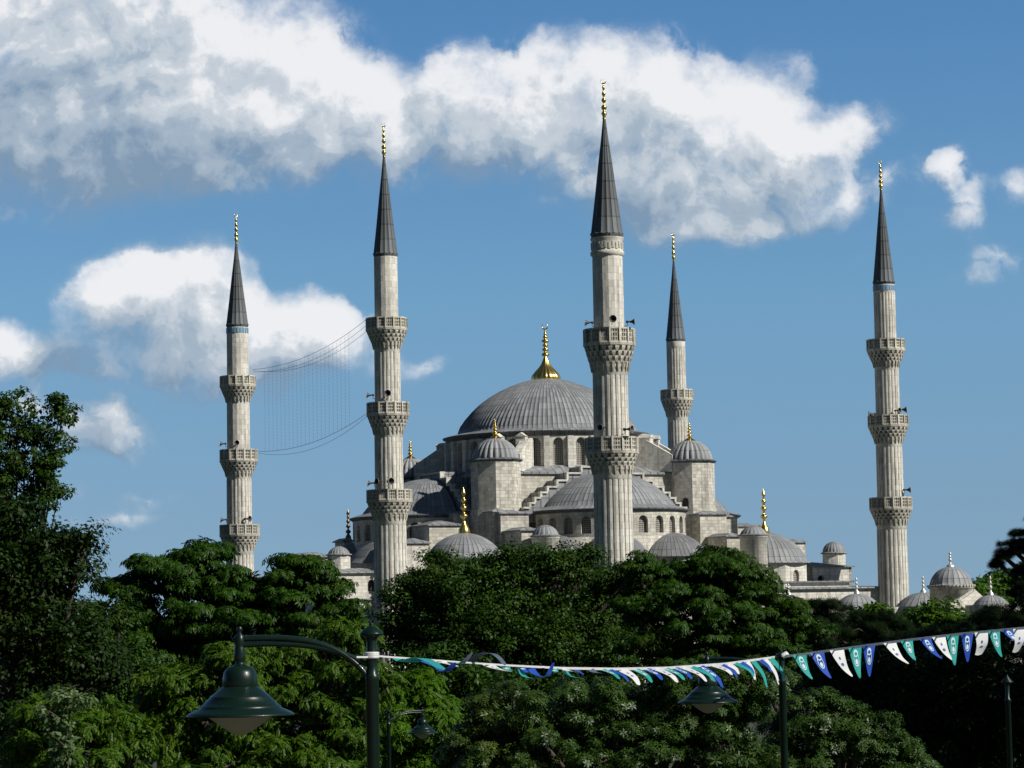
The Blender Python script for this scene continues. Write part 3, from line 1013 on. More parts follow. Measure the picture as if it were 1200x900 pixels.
def octurret(px, yb, yeave, ytop, b, rpx, name='turret', fin=None, mat='stone_pale', n=8, ribs=20, bottom=None):
    a = a_of(px, b); w = w_of(a, b)
    sc_ = w.y / F_PX
    R = rpx * sc_
    ze, zt_ = z_of(yeave, a, b), z_of(ytop, a, b)
    zb_ = z_of(yb, a, b) if bottom is None else bottom
    mb = MB()
    ph = math.radians(-24.8 - 90 + 12)
    if n == 8: mb.prism(ngon(R * 1.04, 8, (a, -b), ph), zb_, ze)
    else: mb.lathe([(R, zb_), (R, ze - .25), (R + .1, ze - .2), (R + .12, ze)], 32, (a, -b))
    o = mb.build(name, M[mat], mosque)
    d = MB()
    d.lathe([(R * 1.04 + .1, ze + .002), (R * 1.04 + .22, ze + .08), (R * 1.04 + .05, ze + .16), (R * .98, ze + .2)], 32, (a, -b))
    h = zt_ - ze - .2
    d.lathe(dome_prof(R * .96, max(.4, h), ze + .19, 10, .08), ribs * 6, (a, -b), sheets=ribs, rib=lambda th, j: 1 + .07 * (abs(math.sin(th * ribs / 2)) - .5) * (1 if j < 9 else .2))
    d.build('dome', M['lead'], o)
    return o, a, zt_, R, ze


octurret(397.5, 671, 651, 640, 8, 13)
octurret(978, 667, 649, 634.5, 16.5, 13.5, bottom=8.0)
octurret(640, 672, 629, 615, 23.5, 16, n=32, ribs=16, bottom=4.0, name='stair_turret')
octurret(884, 680, 628, 616, 25.0, 16, n=32, ribs=18, bottom=4.0, name='stair_turret')

# -- corner domes with tall gilded finials
for (px, yt, ye, b, rpx, fy, mat) in ((545, 625, 656, 21.0, 45, 571, 'gold'), (897, 624.5, 661, 19.5, 49, 576, 'gold')):
    a = a_of(px, b); w = w_of(a, b); R = rpx * w.y / F_PX
    ze, zt_ = z_of(ye, a, b), z_of(yt, a, b)
    dr = MB(); n8 = 16
    zb0 = z_of(ye + 26, a, b)
    for i in range(8):
        ph = math.radians(-24.8 - 90) + i * PI / 4 + PI / 8
        p0 = Vector((a + (R + .1) * math.cos(ph), -b + (R + .1) * math.sin(ph), 0)); p1 = Vector((a + (R + .1) * math.cos(ph + PI / 4), -b + (R + .1) * math.sin(ph + PI / 4), 0))
        e = (p1 - p0); Ln = e.length; e.normalize(); nv = Vector((-e.y, e.x, 0))

        def mp3(u, z, d, p0=p0, e=e, nv=nv):
            q = p0 + e * u + nv * d
            return (q.x, q.y, z)
        wp = MB()
        bay(dr, mp3, 0, Ln, zb0 - 1.5, ze, Ln / 2 - .5, Ln / 2 + .5, zb0 + .1, zb0 + 1.75, .3, wp)
        if i in (7, 0, 1): wp.build('window', M['grille'], mosque)
        else:
            dr.add(wp.v, wp.f)
    dr.build('corner_drum', M['stone_pale'], mosque)
    dm = MB(); ns = 44
    dm.lathe([(R + .35, ze + .002), (R + .38, ze + .12), (R + .05, ze + .22)] + dome_prof(R, zt_ - ze - .2, ze + .23, 14, .15), ns * 4, (a, -b), sheets=ns,
             rib=lambda th, j: 1 + (.012 * max(0, 1 - 6 * min((th / (2 * PI) * ns) % 1, 1 - (th / (2 * PI) * ns) % 1)) if j > 2 else 0))
    dmo = dm.build('corner_dome', M['lead'], mosque)
    fn = MB(); zf = z_of(fy, a, b)
    H = zf - zt_ + .15
    fn.lathe([(.62, zt_ - .15), (.66, zt_ + .05), (.6, zt_ + .4), (.42, zt_ + .75), (.2, zt_ + 1.1), (.15, zt_ + 1.3)], 18, (a, -b))
    z_ = zt_ + 1.3
    for (r, h) in ((.44, .95), (.38, .85), (.30, .75)):
        fn.lathe([(.13, z_), (.14, z_ + h * .3), (r * .75, z_ + h * .45), (r, z_ + h * .6), (r * .75, z_ + h * .75), (.13, z_ + h * .9), (.12, z_ + h)], 16, (a, -b))
        z_ += h
    rc = .26
    fn.lathe([(.08, z_), (.10, z_ + .2), (rc, z_ + .45), (rc * .7, z_ + .62), (.1, z_ + .85), (.02, z_ + 1.15)], 12, (a, -b))
    fn.build('gold_finial', M['gold'], dmo)
fo = MB(); aa = a_of(409, -13.5); zf = z_of(633, aa, -13.5)
fo.lathe(finial_prof(zf, 3.7, .8, .6), 14, (aa, 13.5))
fo.lathe([(.05, zf + 2.9), (.22, zf + 3.15), (.12, zf + 3.4), (.02, zf + 3.75)], 10, (aa, 13.5))
fo.build('gold_finial', M['old_gold'], mosque)

# -- right hand gallery: block with small window, long wall to the minaret
bR = 20.0
a0, a1 = a_of(952, bR), a_of(998, bR)
zt_ = z_of(665, a0, bR)
rb_ = MB(); wpn = MB(); wu = a_of(962, bR)


def mpr(u, z, d): return (u, -bR + d, z)


bay(rb_, mpr, a0, wu + 1.1, 3.0, zt_, wu - .42, wu + .42, z_of(684, wu, bR), z_of(674, wu, bR), .4, wpn)
rb_.add([(wu + 1.1, -bR, 3.0), (a1, -bR, 3.0), (a1, -bR, zt_), (wu + 1.1, -bR, zt_)], [(0, 1, 2, 3)])
rb_.box(a0 - 3, a1, -bR + .6, 12, 0, zt_)
rb_.box(a1 - .4, a1, -bR, -bR + .6, 0, zt_ - .003)
rbo = rb_.build('side_gallery_wall', M['stone_pale'], mosque)
wpn.build('window', M['dark'], rbo)
q = MB(); q.hip(a0 - 3, a1, -bR, 12, zt_ + .002, .6, .3); q.build('roof', M['lead'], rbo)
bW = 26.0
a0, a1 = a_of(893, bW), a_of(1049, bW)
zt_ = z_of(690, (a0 + a1) / 2, bW)
fw = MB(); fw.box(a0, a1, -bW, 12, 0, zt_)
fwo = fw.build('front_gallery_wall', M['stone_pale'], mosque)
q = MB(); q.hip(a0, a1, -bW, 12, zt_ + .002, .35, .4, .16); q.build('roof', M['lead_pale'], fwo)
fw = MB(); fw.box(a_of(460, 26), a0 - .3, -bW, -14, 0, 2.2 + E)
fw.build('front_gallery_wall', M['stone'], mosque)

# ------------------------------------------------------------------ minarets


def flute_poly(r, n=20, groove=.062, z=None, ph=0.0):
    """fluted outline: n flat ribs with narrow grooves"""
    out = []
    for i in range(n):
        t0 = 2 * PI * i / n + ph; dt = 2 * PI / n
        for fr, rr in ((.0, r * .985), (.36, r * 1.006), (.70, r * .985), (.78, r * (1 - groove)), (.92, r * (1 - groove))):
            out.append((rr * math.cos(t0 + dt * fr), rr * math.sin(t0 + dt * fr)))
    return out


def shaft_seg(mb, r0, z0, r1, z1, fluted, n=20):
    if not fluted:
        mb.lathe([(r0, z0), (r1, z1)], 16, smooth=False)
        return
    top = z1 - min(1.1, (z1 - z0) * .12)
    P0 = flute_poly(r0, n); P1 = flute_poly(r0 + (r1 - r0) * (top - z0) / (z1 - z0), n)
    m_ = len(P0)
    v = [(p[0], p[1], z0) for p in P0] + [(p[0], p[1], top) for p in P1]
    f = [(i, (i + 1) % m_, m_ + (i + 1) % m_, m_ + i) for i in range(m_)]
    per = 2 * PI * r0
    cum = [math.atan2(p[1], p[0]) % (2 * PI) * r0 for p in P0]
    uvs = []
    for i in range(m_):
        ua = cum[i]; ub = cum[(i + 1) % m_]
        if ub < ua - per / 2: ub += per
        uvs.append([(ua, z0), (ub, z0), (ub, top), (ua, top)])
    mb.add(v, f, uvs)
    mb.lathe([(r1 * .96, top - .05), (r1 * 1.005, top + .04), (r1 * 1.005, z1)], 40)


def balcony(root, zt, R, r_sh, zp, zc):
    """zt top of parapet, zp its floor level, zc bottom of the corbels, R outer radius, r_sh shaft radius"""
    n = 16
    h = zt - zp
    pb = MB()
    pb.frustum(ngon(R, n), zp - .12, ngon(R + .06, n), zp + .10)            # floor slab
    # pierced parapet: rails, posts, bars in front of a thin slab
    Ro = R * .985
    P = ngon(Ro, n)
    for i in range(n):
        p0 = Vector((*P[i], 0)); p1 = Vector((*P[(i + 1) % n], 0))
        e = (p1 - p0); L_ = e.length; e.normalize(); nv = Vector((e.y, -e.x, 0)); mid = (p0 + p1) / 2
        pb.obox(mid + Vector((0, 0, zt - .07 * 1)) - nv * .10, e * (L_ / 2 + .02), nv * .13, Vector((0, 0, .075)))
        pb.obox(mid + Vector((0, 0, zp + .18)) - nv * .08, e * (L_ / 2), nv * .10, Vector((0, 0, .075)))
        pb.obox(Vector((P[i][0], P[i][1], (zt + zp) / 2 + .05)) - nv * .07, e * .085, nv * .12, Vector((0, 0, h / 2 - .05)))
        # lattice of bars
        for fr in (.25, .5, .75):
            pb.obox(p0 + e * L_ * fr + Vector((0, 0, (zt + zp) / 2 + .04)) - nv * .085, e * .035, nv * .05, Vector((0, 0, h / 2 - .16)))
        for fr in (.42, .68):
            pb.obox(mid + Vector((0, 0, zp + h * fr)) - nv * .085, e * (L_ / 2 - .09), nv * .045, Vector((0, 0, .045)))
        pb.obox(mid + Vector((0, 0, (zt + zp) / 2)) - nv * .20, e * (L_ / 2 + .0), nv * .03, Vector((0, 0, h / 2 - .12)))
    pb.build('parapet', M['stone_carved'], root)
    cb2 = MB()
    cb2.lathe([(r_sh * 1.0, zc - .15), (r_sh * 1.05, zc), (r_sh * 1.10, zc + (zp - zc) * .3), (R * .80, zp - .35), (R * .92, zp - .14)], 48, smooth=False)
    tiers = 4; nt = 22
    H = zp - .12 - zc
    for k in range(tiers):
        z0 = zc + H * k / tiers - (.05 if k else .35); z1 = zc + H * (k + 1) / tiers
        ra = r_sh * 1.04 + (R * .90 - r_sh * 1.04) * ((k + .25) / tiers) ** .85
        rb2 = r_sh * 1.05 + (R * .97 - r_sh * 1.05) * ((k + 1) / tiers) ** .85
        for i in range(nt):
            th = 2 * PI * (i + .5 * (k % 2)) / nt
            ax = Vector((math.cos(th), math.sin(th), 0)); ay = Vector((-ax.y, ax.x, 0))
            w = PI * rb2 / nt * (.58 if k else .46)
            # tooth: wide head, pointed foot, hollowed sides
            head0 = z1 - H / tiers * .42
            v = [ax * (ra - .30) + ay * -w + Vector((0, 0, z1)), ax * rb2 + ay * -w + Vector((0, 0, z1)), ax * rb2 + ay * w + Vector((0, 0, z1)), ax * (ra - .30) + ay * w + Vector((0, 0, z1)),
                 ax * (ra - .30) + ay * -w + Vector((0, 0, head0)), ax * (rb2 - .03) + ay * -w + Vector((0, 0, head0)), ax * (rb2 - .03) + ay * w + Vector((0, 0, head0)), ax * (ra - .30) + ay * w + Vector((0, 0, head0)),
                 ax * (ra - .28) + ay * -w * .4 + Vector((0, 0, z0)), ax * (rb2 - .16) + ay * -w * .4 + Vector((0, 0, z0 - .05)), ax * (rb2 - .16) + ay * w * .4 + Vector((0, 0, z0 - .05)), ax * (ra - .28) + ay * w * .4 + Vector((0, 0, z0))]
            cb2.add(v, [(0, 1, 2, 3), (0, 4, 5, 1), (1, 5, 6, 2), (2, 6, 7, 3), (4, 8, 9, 5), (5, 9, 10, 6), (6, 10, 11, 7), (8, 11, 10, 9)])
    cb2.build('corbel', M['stone_carved'], root)


def minaret(label, base, spec):
    """spec: pixel measurements taken at the minaret's own distance"""
    X, Y = base
    root = thing('minaret', label, 'minaret', (X, Y, 0), 0.0, 'fluted minarets round the mosque')

    def zpx(py):
        lo, hi = -20.0, 120.0
        for _ in range(50):
            mid = (lo + hi) / 2
            if proj((X, Y, mid))[1] > py: lo = mid
            else: hi = mid
        return (lo + hi) / 2
    s_ = Y / F_PX
    fl = spec.get('flutes', 20)
    # spire
    zc0, zc1, zf = zpx(spec['cone'][0]), zpx(spec['cone'][1]), zpx(spec['tip'])
    rc = spec['cone'][2] * s_
    ns = 16
    sp = MB()
    sp.lathe([(rc * 1.0, zc0 - .35), (rc * 1.10, zc0 - .12), (rc * 1.10, zc0)], 32)
    sp.lathe([(rc * 1.09, zc0 + .003), (rc * 1.0, zc0 + .18), (rc * .72, zc0 + (zc1 - zc0) * .30), (rc * .46, zc0 + (zc1 - zc0) * .58), (rc * .24, zc0 + (zc1 - zc0) * .80), (.09, zc1)], ns * 4, sheets=ns * 1.0,
             rib=lambda th, j: 1 + (.065 * max(0, 1 - 4 * min((th / (2 * PI) * ns) % 1, 1 - (th / (2 * PI) * ns) % 1))))
    sp.build('spire', M['lead_spire'], root)
    fn = MB(); finial(fn, (0, 0), zc1 - .25, zf - zc1 + .3, .62, 12, .28, ang=random.uniform(-.8, .8))
    fn.build('gold_finial', M['gold'], root)
    # shaft
    sh = MB()
    zz_top = zc0 - .3
    r_up = spec['r'][0] * s_
    bal = spec['bal']
    if spec.get('band'):
        zb2 = zpx(spec['band'])
        sh.lathe([(r_up * .99, zb2 - .3), (r_up * 1.10, zb2 - .15), (r_up * 1.10, zb2 + .1), (r_up * 1.02, zb2 + .2), (r_up * 1.02, zz_top - .3), (r_up * 1.08, zz_top - .15), (r_up * 1.08, zz_top)], 40)
        for i in range(26):
            th = 2 * PI * i / 26
            ax = Vector((math.cos(th), math.sin(th), 0)); ay = Vector((-ax.y, ax.x, 0))
            sh.obox(ax * (r_up * 1.03) + Vector((0, 0, (zb2 + zz_top) / 2 - .1 + .08 * (i % 2))), ax * .05, ay * .10, Vector((0, 0, .28)))
        zz_top = zb2 - .2
    if spec.get('tile'):
        tl = MB(); nt = 22
        zt0 = zz_top - .75
        for i in range(nt):
            th = 2 * PI * i / nt
            ax = Vector((math.cos(th), math.sin(th), 0)); ay = Vector((-ax.y, ax.x, 0))
            tl.obox(ax * (r_up * 1.005) + Vector((0, 0, zt0 + .36)), ax * .03, ay * (PI * r_up / nt * .62), Vector((0, 0, .30)))
        tl.build('tile_band', M['tile'], root)
    cur = zz_top
    r_cur = r_up
    for i, (yt, yp, yc, Rpx) in enumerate(bal):
        zt_, zp, zc = zpx(yt), zpx(yp), zpx(yc)
        shaft_seg(sh, spec['r'][i] * s_ * 1.0, zp - .3, spec['r'][i] * s_ * .985, cur, spec.get('fl', [0, 1, 1, 1])[i], fl)
        balcony(root, zt_, Rpx * s_, spec['r'][i + 1] * s_, zp, zc)
        cur = zc + .25
    rl = spec['r'][len(bal)] * s_
    zlow = 3.0
    shaft_seg(sh, rl * 1.06, zlow, rl, cur, True, fl)
    sh.lathe([(rl * 1.5, 0), (rl * 1.5, 2.0), (rl * 1.12, 3.2), (rl * 1.05, 3.3)], 16, smooth=False)
    sh.build('shaft', M['stone_shaft'], root)
    # dark door slots from the shaft onto each balcony
    return root, zpx


def on_grid(px, b, py=640): # base position on the mosque grid for a pixel column
    a = a_of(px, b, z_=0) if False else None


mA = w_of(-31.0, 27.0); mA = unproj(457.3, 640, 292.5)
m2, z2 = minaret('tall three balcony minaret directly left of the main dome, second from left', (mA.x, mA.y),
                 dict(tip=143, cone=(298, 181, 13.2), r=[14.0, 15.3, 16.7, 19.0], fl=[0, 1, 1], tile=False,
                      bal=[(373, 387, 405, 24.5), (472, 487, 505, 25.0), (574, 588, 606, 26.8)]))
p5 = unproj(1045.5, 640, 318.5)
m5, z5 = minaret('three balcony minaret standing alone at the far right edge of the mosque', (p5.x, p5.y),
                 dict(tip=187, cone=(331, 220, 11.8), r=[12.8, 14.2, 15.6, 17.2], fl=[1, 1, 1], tile=True,
                      bal=[(398, 411, 427, 22.6), (487, 500, 516, 23.8), (583, 597, 612, 25.0)]))
p1 = unproj(281, 640, 340)
m1, z1_ = minaret('leftmost minaret with three balconies, rising over the dark chestnut crown', (p1.x, p1.y),
                  dict(tip=249, cone=(381, 283, 12.0), r=[12.8, 13.6, 14.7, 16.0], fl=[0, 0, 1], tile=True,
                       bal=[(441, 453, 468, 21.3), (527, 541, 555, 22.3), (615, 628, 642, 23.4)]))
p4 = unproj(797.8, 640, 368)
m4, z4 = minaret('slimmest minaret showing one balcony, behind the right corner dome of the mosque', (p4.x, p4.y),
                 dict(tip=271, cone=(398, 304, 10.4), r=[11.2, 12.2, 13.2], fl=[1, 1], tile=False,
                      bal=[(457, 469, 485, 19.2), (560, 572, 588, 20)]))
p3 = unproj(719.6, 640, 245)
m3, z3 = minaret('nearest and broadest minaret with two balconies, in front of the main dome', (p3.x, p3.y),
                 dict(tip=91, cone=(275, 136, 17.6), r=[18.2, 21.0, 22.4], fl=[0, 1], flutes=20, band=297,
                      bal=[(386, 405, 431, 30.5), (513, 531, 551, 31.5)]))

# ------------------------------------------------------------------ horn loudspeakers on the minarets
horn_src = None


def horn(px, py, Y, az, label, size=.42):
    """a horn loudspeaker: flared mouth, driver box, bracket; az is the direction it points"""
    global horn_src
    p = unproj(px, py, Y)
    if horn_src is None:
        r = thing('loudspeaker', label, 'loudspeaker', p, az, 'horn loudspeakers on the minarets')
        h = MB()
        # axis along +x
        pr = [(.10, -.25), (.12, 0), (.2, .25), (.34, .50), (.50, .66), (.50, .70), (.40, .64), (.2, .35), (.02, .1)]
        n = 16; v = []
        for (rr, x) in pr:
            for i in range(n): v.append((x, rr * math.cos(2 * PI * i / n), rr * math.sin(2 * PI * i / n)))
        h.add(v, [(j * n + i, j * n + (i + 1) % n, (j + 1) * n + (i + 1) % n, (j + 1) * n + i) for j in range(len(pr) - 1) for i in range(n)], smooth=True)
        h.build('horn', M['horn'], r)
        d = MB(); d.tube([(-.55, 0, 0), (-.5, 0, 0), (-.24, 0, 0)], [.15, .2, .17], 12); d.build('driver', M['horn'], r)
        k_ = MB(); k_.tube([(-.35, 0, -.1), (-.35, 0, -.6), (-.9, 0, -.62)], .05, 6); k_.build('bracket', M['horn'], r)
        rm = MB()
        v = []
        for (rr, x) in ((.50, .66), (.54, .68), (.54, .72), (.49, .71)):
            for i in range(n): v.append((x, rr * math.cos(2 * PI * i / n), rr * math.sin(2 * PI * i / n)))
        rm.add(v, [(j * n + i, j * n + (i + 1) % n, (j + 1) * n + (i + 1) % n, (j + 1) * n + i) for j in range(3) for i in range(n)], smooth=True)
        rm.build('rim', M['horn_pale'], r)
        horn_src = r
    else:
        r = copy_tree(horn_src)
        r.location = p; r.rotation_euler = (0, 0, az)
        r['label'] = label
    r.scale = (size / .5,) * 3
    return r


W_, E_, S_ = PI, 0.0, -PI / 2
horn(691, 378, 243.5, W_, 'horn speaker on the left of the nearest minaret above its upper balcony', .30)
horn(717.5, 374, 242.9, S_ + .1, 'horn speaker facing the viewer above the upper balcony of the nearest minaret', .32)
horn(738, 377, 243.5, E_, 'horn speaker on the right of the nearest minaret above its upper balcony', .30)
horn(706, 501, 242.8, S_ - .6, 'dark horn speaker on the shaded left side of the nearest minaret lower stage', .26)
horn(735, 503, 243.0, -.5, 'horn speaker hooked to the right above the lower balcony of the nearest minaret', .34)
horn(434.5, 463, 291.5, W_, 'horn speaker left of the second minaret shaft above its middle balcony', .32)
horn(454.5, 461, 290.6, S_, 'round horn speaker facing out above the middle balcony of the second minaret', .34)
horn(436, 566, 291.5, W_, 'horn speaker left of the second minaret shaft above its lowest balcony', .34)
horn(456, 564, 290.2, S_ + .5, 'horn speaker facing right above the lowest balcony of the second minaret', .36)
horn(445, 564, 290.4, S_ - .8, 'dark horn speaker facing left above the lowest balcony of the second minaret', .30)
horn(262, 520, 338.5, W_, 'horn speaker left of the leftmost minaret above its middle balcony', .32)
horn(278, 519, 338.2, S_, 'horn speaker facing out above the middle balcony of the leftmost minaret', .30)
horn(263, 609, 338.5, W_, 'horn speaker left of the leftmost minaret above its lowest balcony', .34)
horn(289, 608, 338.3, -.6, 'horn speaker facing right above the lowest balcony of the leftmost minaret', .36)
horn(1023, 485, 317.5, W_, 'dark horn speaker left of the right hand minaret above its middle balcony', .34)
horn(1057, 480, 317.5, E_, 'horn speaker right of the right hand minaret above its middle balcony', .36)
horn(1051, 481, 316.8, -.8, 'horn speaker beside the shaft above the middle balcony of the right hand minaret', .30)
horn(1062, 574, 317.5, E_, 'horn speaker right of the right hand minaret above its lowest balcony', .34)

# ------------------------------------------------------------------ net of string lights between two minarets
nl = thing('string_lights', 'faint net of light strings hung between the two left minarets', 'string lights', unproj(350, 440, 318))
ORG = nl.location.copy()


def Yat(px): return 338.5 + (292.0 - 338.5) * (px - 296) / (432 - 296)


def cable(p, q, sag, name='cable', r=.022, n=26):
    pts = []
    for i in range(n + 1):
        f_ = i / n
        px = p[0] + (q[0] - p[0]) * f_; py = p[1] + (q[1] - p[1]) * f_ + sag * 4 * f_ * (1 - f_)
        pts.append(unproj(px, py, Yat(px)) - ORG)
    mb = MB(); mb.tube(pts, r, 5)
    mb.build(name, M['wire'], nl)
    return pts


top = cable((296, 433), (432, 372), 13)
cable((296, 436), (432, 379), 15, r=.018); cable((296, 434), (432, 386), 17, r=.018)
bot = cable((303, 529), (432, 483), 12)
cable((303, 531), (432, 486), 17, r=.018)
for k in range(22):
    px = 310 + k * 4.7
    f_ = (px - 296) / 136.0
    y0 = 433 - 61 * f_ + 52 * f_ * (1 - f_); g_ = (px - 303) / 129.0
    y1 = 529 - 46 * g_ + 48 * g_ * (1 - g_)
    mb = MB()
    mb.tube([unproj(px, y0, Yat(px)) - ORG, unproj(px + .8, y1, Yat(px)) - ORG], .006, 4, caps=False)
    yy_ = y0 + 4
    while yy_ < y1:
        c0 = unproj(px + .8 * (yy_ - y0) / (y1 - y0), yy_, Yat(px)) - ORG
        mb.obox(c0, (.018, 0, 0), (0, .018, 0), (0, 0, .045))
        yy_ += random.uniform(3.2, 4.6)
    mb.build('light_string', M['wire'], nl)

# ------------------------------------------------------------------ low domes of the outer court
arc = thing('court_arcade', 'low arcade roof of small lead domes seen just over the right hand trees', 'arcade', (38, 296, 0), MROT)
AI = arc.matrix_world
Rz = Matrix.Rotation(-MROT, 3, 'Z')


def loc_arc(p): return Rz @ (Vector(p) - Vector((38, 296, 0)))


def lowdome(root, lf, px, yt, rpx, Y, fy, base_z=4.0, label=None, ribs=24, hfac=.62):
    w = unproj(px, yt, Y); c = lf(w); R = rpx * Y / F_PX; h = R * hfac
    d = MB(); zt_ = w.z
    ze = zt_ - h
    d.lathe([(R + .15, ze - .25), (R + .22, ze - .1), (R + .02, ze)] + dome_prof(R, h, ze + .002, 10, .1), ribs * 4, (c.x, c.y), sheets=ribs,
            rib=lambda th, j: 1 + (.012 * max(0, 1 - 5 * min((th / (2 * PI) * ribs) % 1, 1 - (th / (2 * PI) * ribs) % 1)) if j > 2 else 0))
    o = d.build('dome', M['lead_pale'], root)
    fn = MB(); zf = unproj(px, fy, Y).z
    H = zf - zt_ + .1
    fn.lathe([(.34, zt_ - .1), (.30, zt_ + .15), (.14, zt_ + .3), (.09, zt_ + H * .3), (.2, zt_ + H * .38), (.09, zt_ + H * .46), (.07, zt_ + H * .55), (.17, zt_ + H * .62), (.07, zt_ + H * .7), (.05, zt_ + H * .78), (.14, zt_ + H * .88), (.02, zt_ + H)], 10, (c.x, c.y))
    fn.build('finial', M['silver'], o)
    return c, ze


for (px, yt, r, Y, fy) in ((924, 697, 27, 290, 685), (1004, 695.5, 27, 297, 678), (1082, 694, 36, 300, 676)):
    c, ze = lowdome(arc, loc_arc, px, yt, r, Y, fy)
aw = MB()
c0 = loc_arc(unproj(900, 700, 290)); c1 = loc_arc(unproj(1105, 700, 302))
aw.box(c0.x, c1.x, min(c0.y, c1.y) - 3, max(c0.y, c1.y) + 3, 0, 6.6 + 1.3)
aw.build('arcade_wall', M['stone'], arc)
# domed gatehouse
TY = 292.0
tb = thing('domed_gatehouse', 'small domed stone gatehouse with a pointed gable right of the last minaret', 'gatehouse', unproj(1115, 700, TY).xy.to_3d(), MROT)
TO = tb.location.copy()


def lt(p): return Rz @ (Vector(p) - TO)


s_ = TY / F_PX
zD = lambda y: unproj(1115, y, TY).z
dm = MB(); nr = 22; Rg = 24.5 * s_
dm.lathe([(Rg + .28, zD(687)), (Rg + .33, zD(686)), (Rg + .05, zD(685))] + dome_prof(Rg, zD(664) - zD(685), zD(684.9), 12, .12), nr * 4, sheets=nr,
         rib=lambda th, j: 1 + (.022 * max(0, 1 - 4 * min((th / (2 * PI) * nr) % 1, 1 - (th / (2 * PI) * nr) % 1)) if j > 2 else 0))
dmo = dm.build('dome', M['lead_pale'], tb)
fn = MB(); zt_ = zD(664.5); H = zD(647) - zt_
fn.lathe([(.42, zt_ - .1), (.42, zt_ + .12), (.28, zt_ + .25), (.12, zt_ + .35), (.09, zt_ + H * .4), (.24, zt_ + H * .48), (.09, zt_ + H * .56), (.08, zt_ + H * .62), (.19, zt_ + H * .68), (.07, zt_ + H * .75), (.05, zt_ + H * .82), (.2, zt_ + H * .9), (.02, zt_ + H)], 12)
fn.build('finial', M['silver'], dmo)
dr = MB()
dr.lathe([(Rg + .05, 3.0), (Rg + .05, zD(690)), (Rg + .22, zD(689.5)), (Rg + .22, zD(687.2))], 40)
for i in range(40):   # toothed eave
    th = 2 * PI * i / 40; ax = Vector((math.cos(th), math.sin(th), 0)); ay = Vector((-ax.y, ax.x, 0))
    dr.obox(ax * (Rg + .26) + Vector((0, 0, zD(686.6))), ax * .08, ay * .1, Vector((0, 0, .10)))
dr.build('drum', M['stone'], tb)
gb = MB()
# gabled porch: front face towards the viewer
zt0, zt1, zbm = zD(692.5), zD(708), 0.0
hw = 30 * s_
yf = -Rg - .9
gb.box(-hw * .9, hw * .95, yf, Rg + 1, 0, zD(711))
loop = [(-hw * .75, zD(710.9)), (hw * .95, zD(710.9)), (hw * .95, zD(706)), (.95, zt0), (-hw * .2, zD(702)), (-hw * .75, zD(709))]
vs = [(x, yf, z) for x, z in loop] + [(x, yf + 1.2, z) for x, z in loop]
n_ = len(loop)
gb.add(vs, [tuple(range(n_)), tuple(reversed(range(n_, 2 * n_)))] + [(i, n_ + i, n_ + (i + 1) % n_, (i + 1) % n_) for i in range(n_)])
gb.build('gabled_porch', M['stone_pale'], tb)
cp = MB()
cp.box(-hw * 1.0, hw * 1.05, yf - .25, Rg + 1.2, zD(713.2), zD(712))
for (a_, b_) in ((loop[2], loop[3]), (loop[3], loop[4]), (loop[4], loop[5])):
    cp.tube([(a_[0], yf + .5, a_[1] + .05), (b_[0], yf + .5, b_[1] + .05)], .16, 6)
cp.build('coping', M['stone'], tb)
t2 = thing('domed_roof', 'low lead dome with pale finial at the far right behind dark branches', 'dome', unproj(1163, 700, 286).xy.to_3d(), MROT)
TO2 = t2.location.copy()
lowdome(t2, lambda p: Rz @ (Vector(p) - TO2), 1161, 697, 22, 286, 676)
bx = MB(); bx.prism(ngon(2.8, 8), 0, 6.6 + 1.3); bx.build('base_wall', M['stone'], t2)

# ------------------------------------------------------------------ street lamps


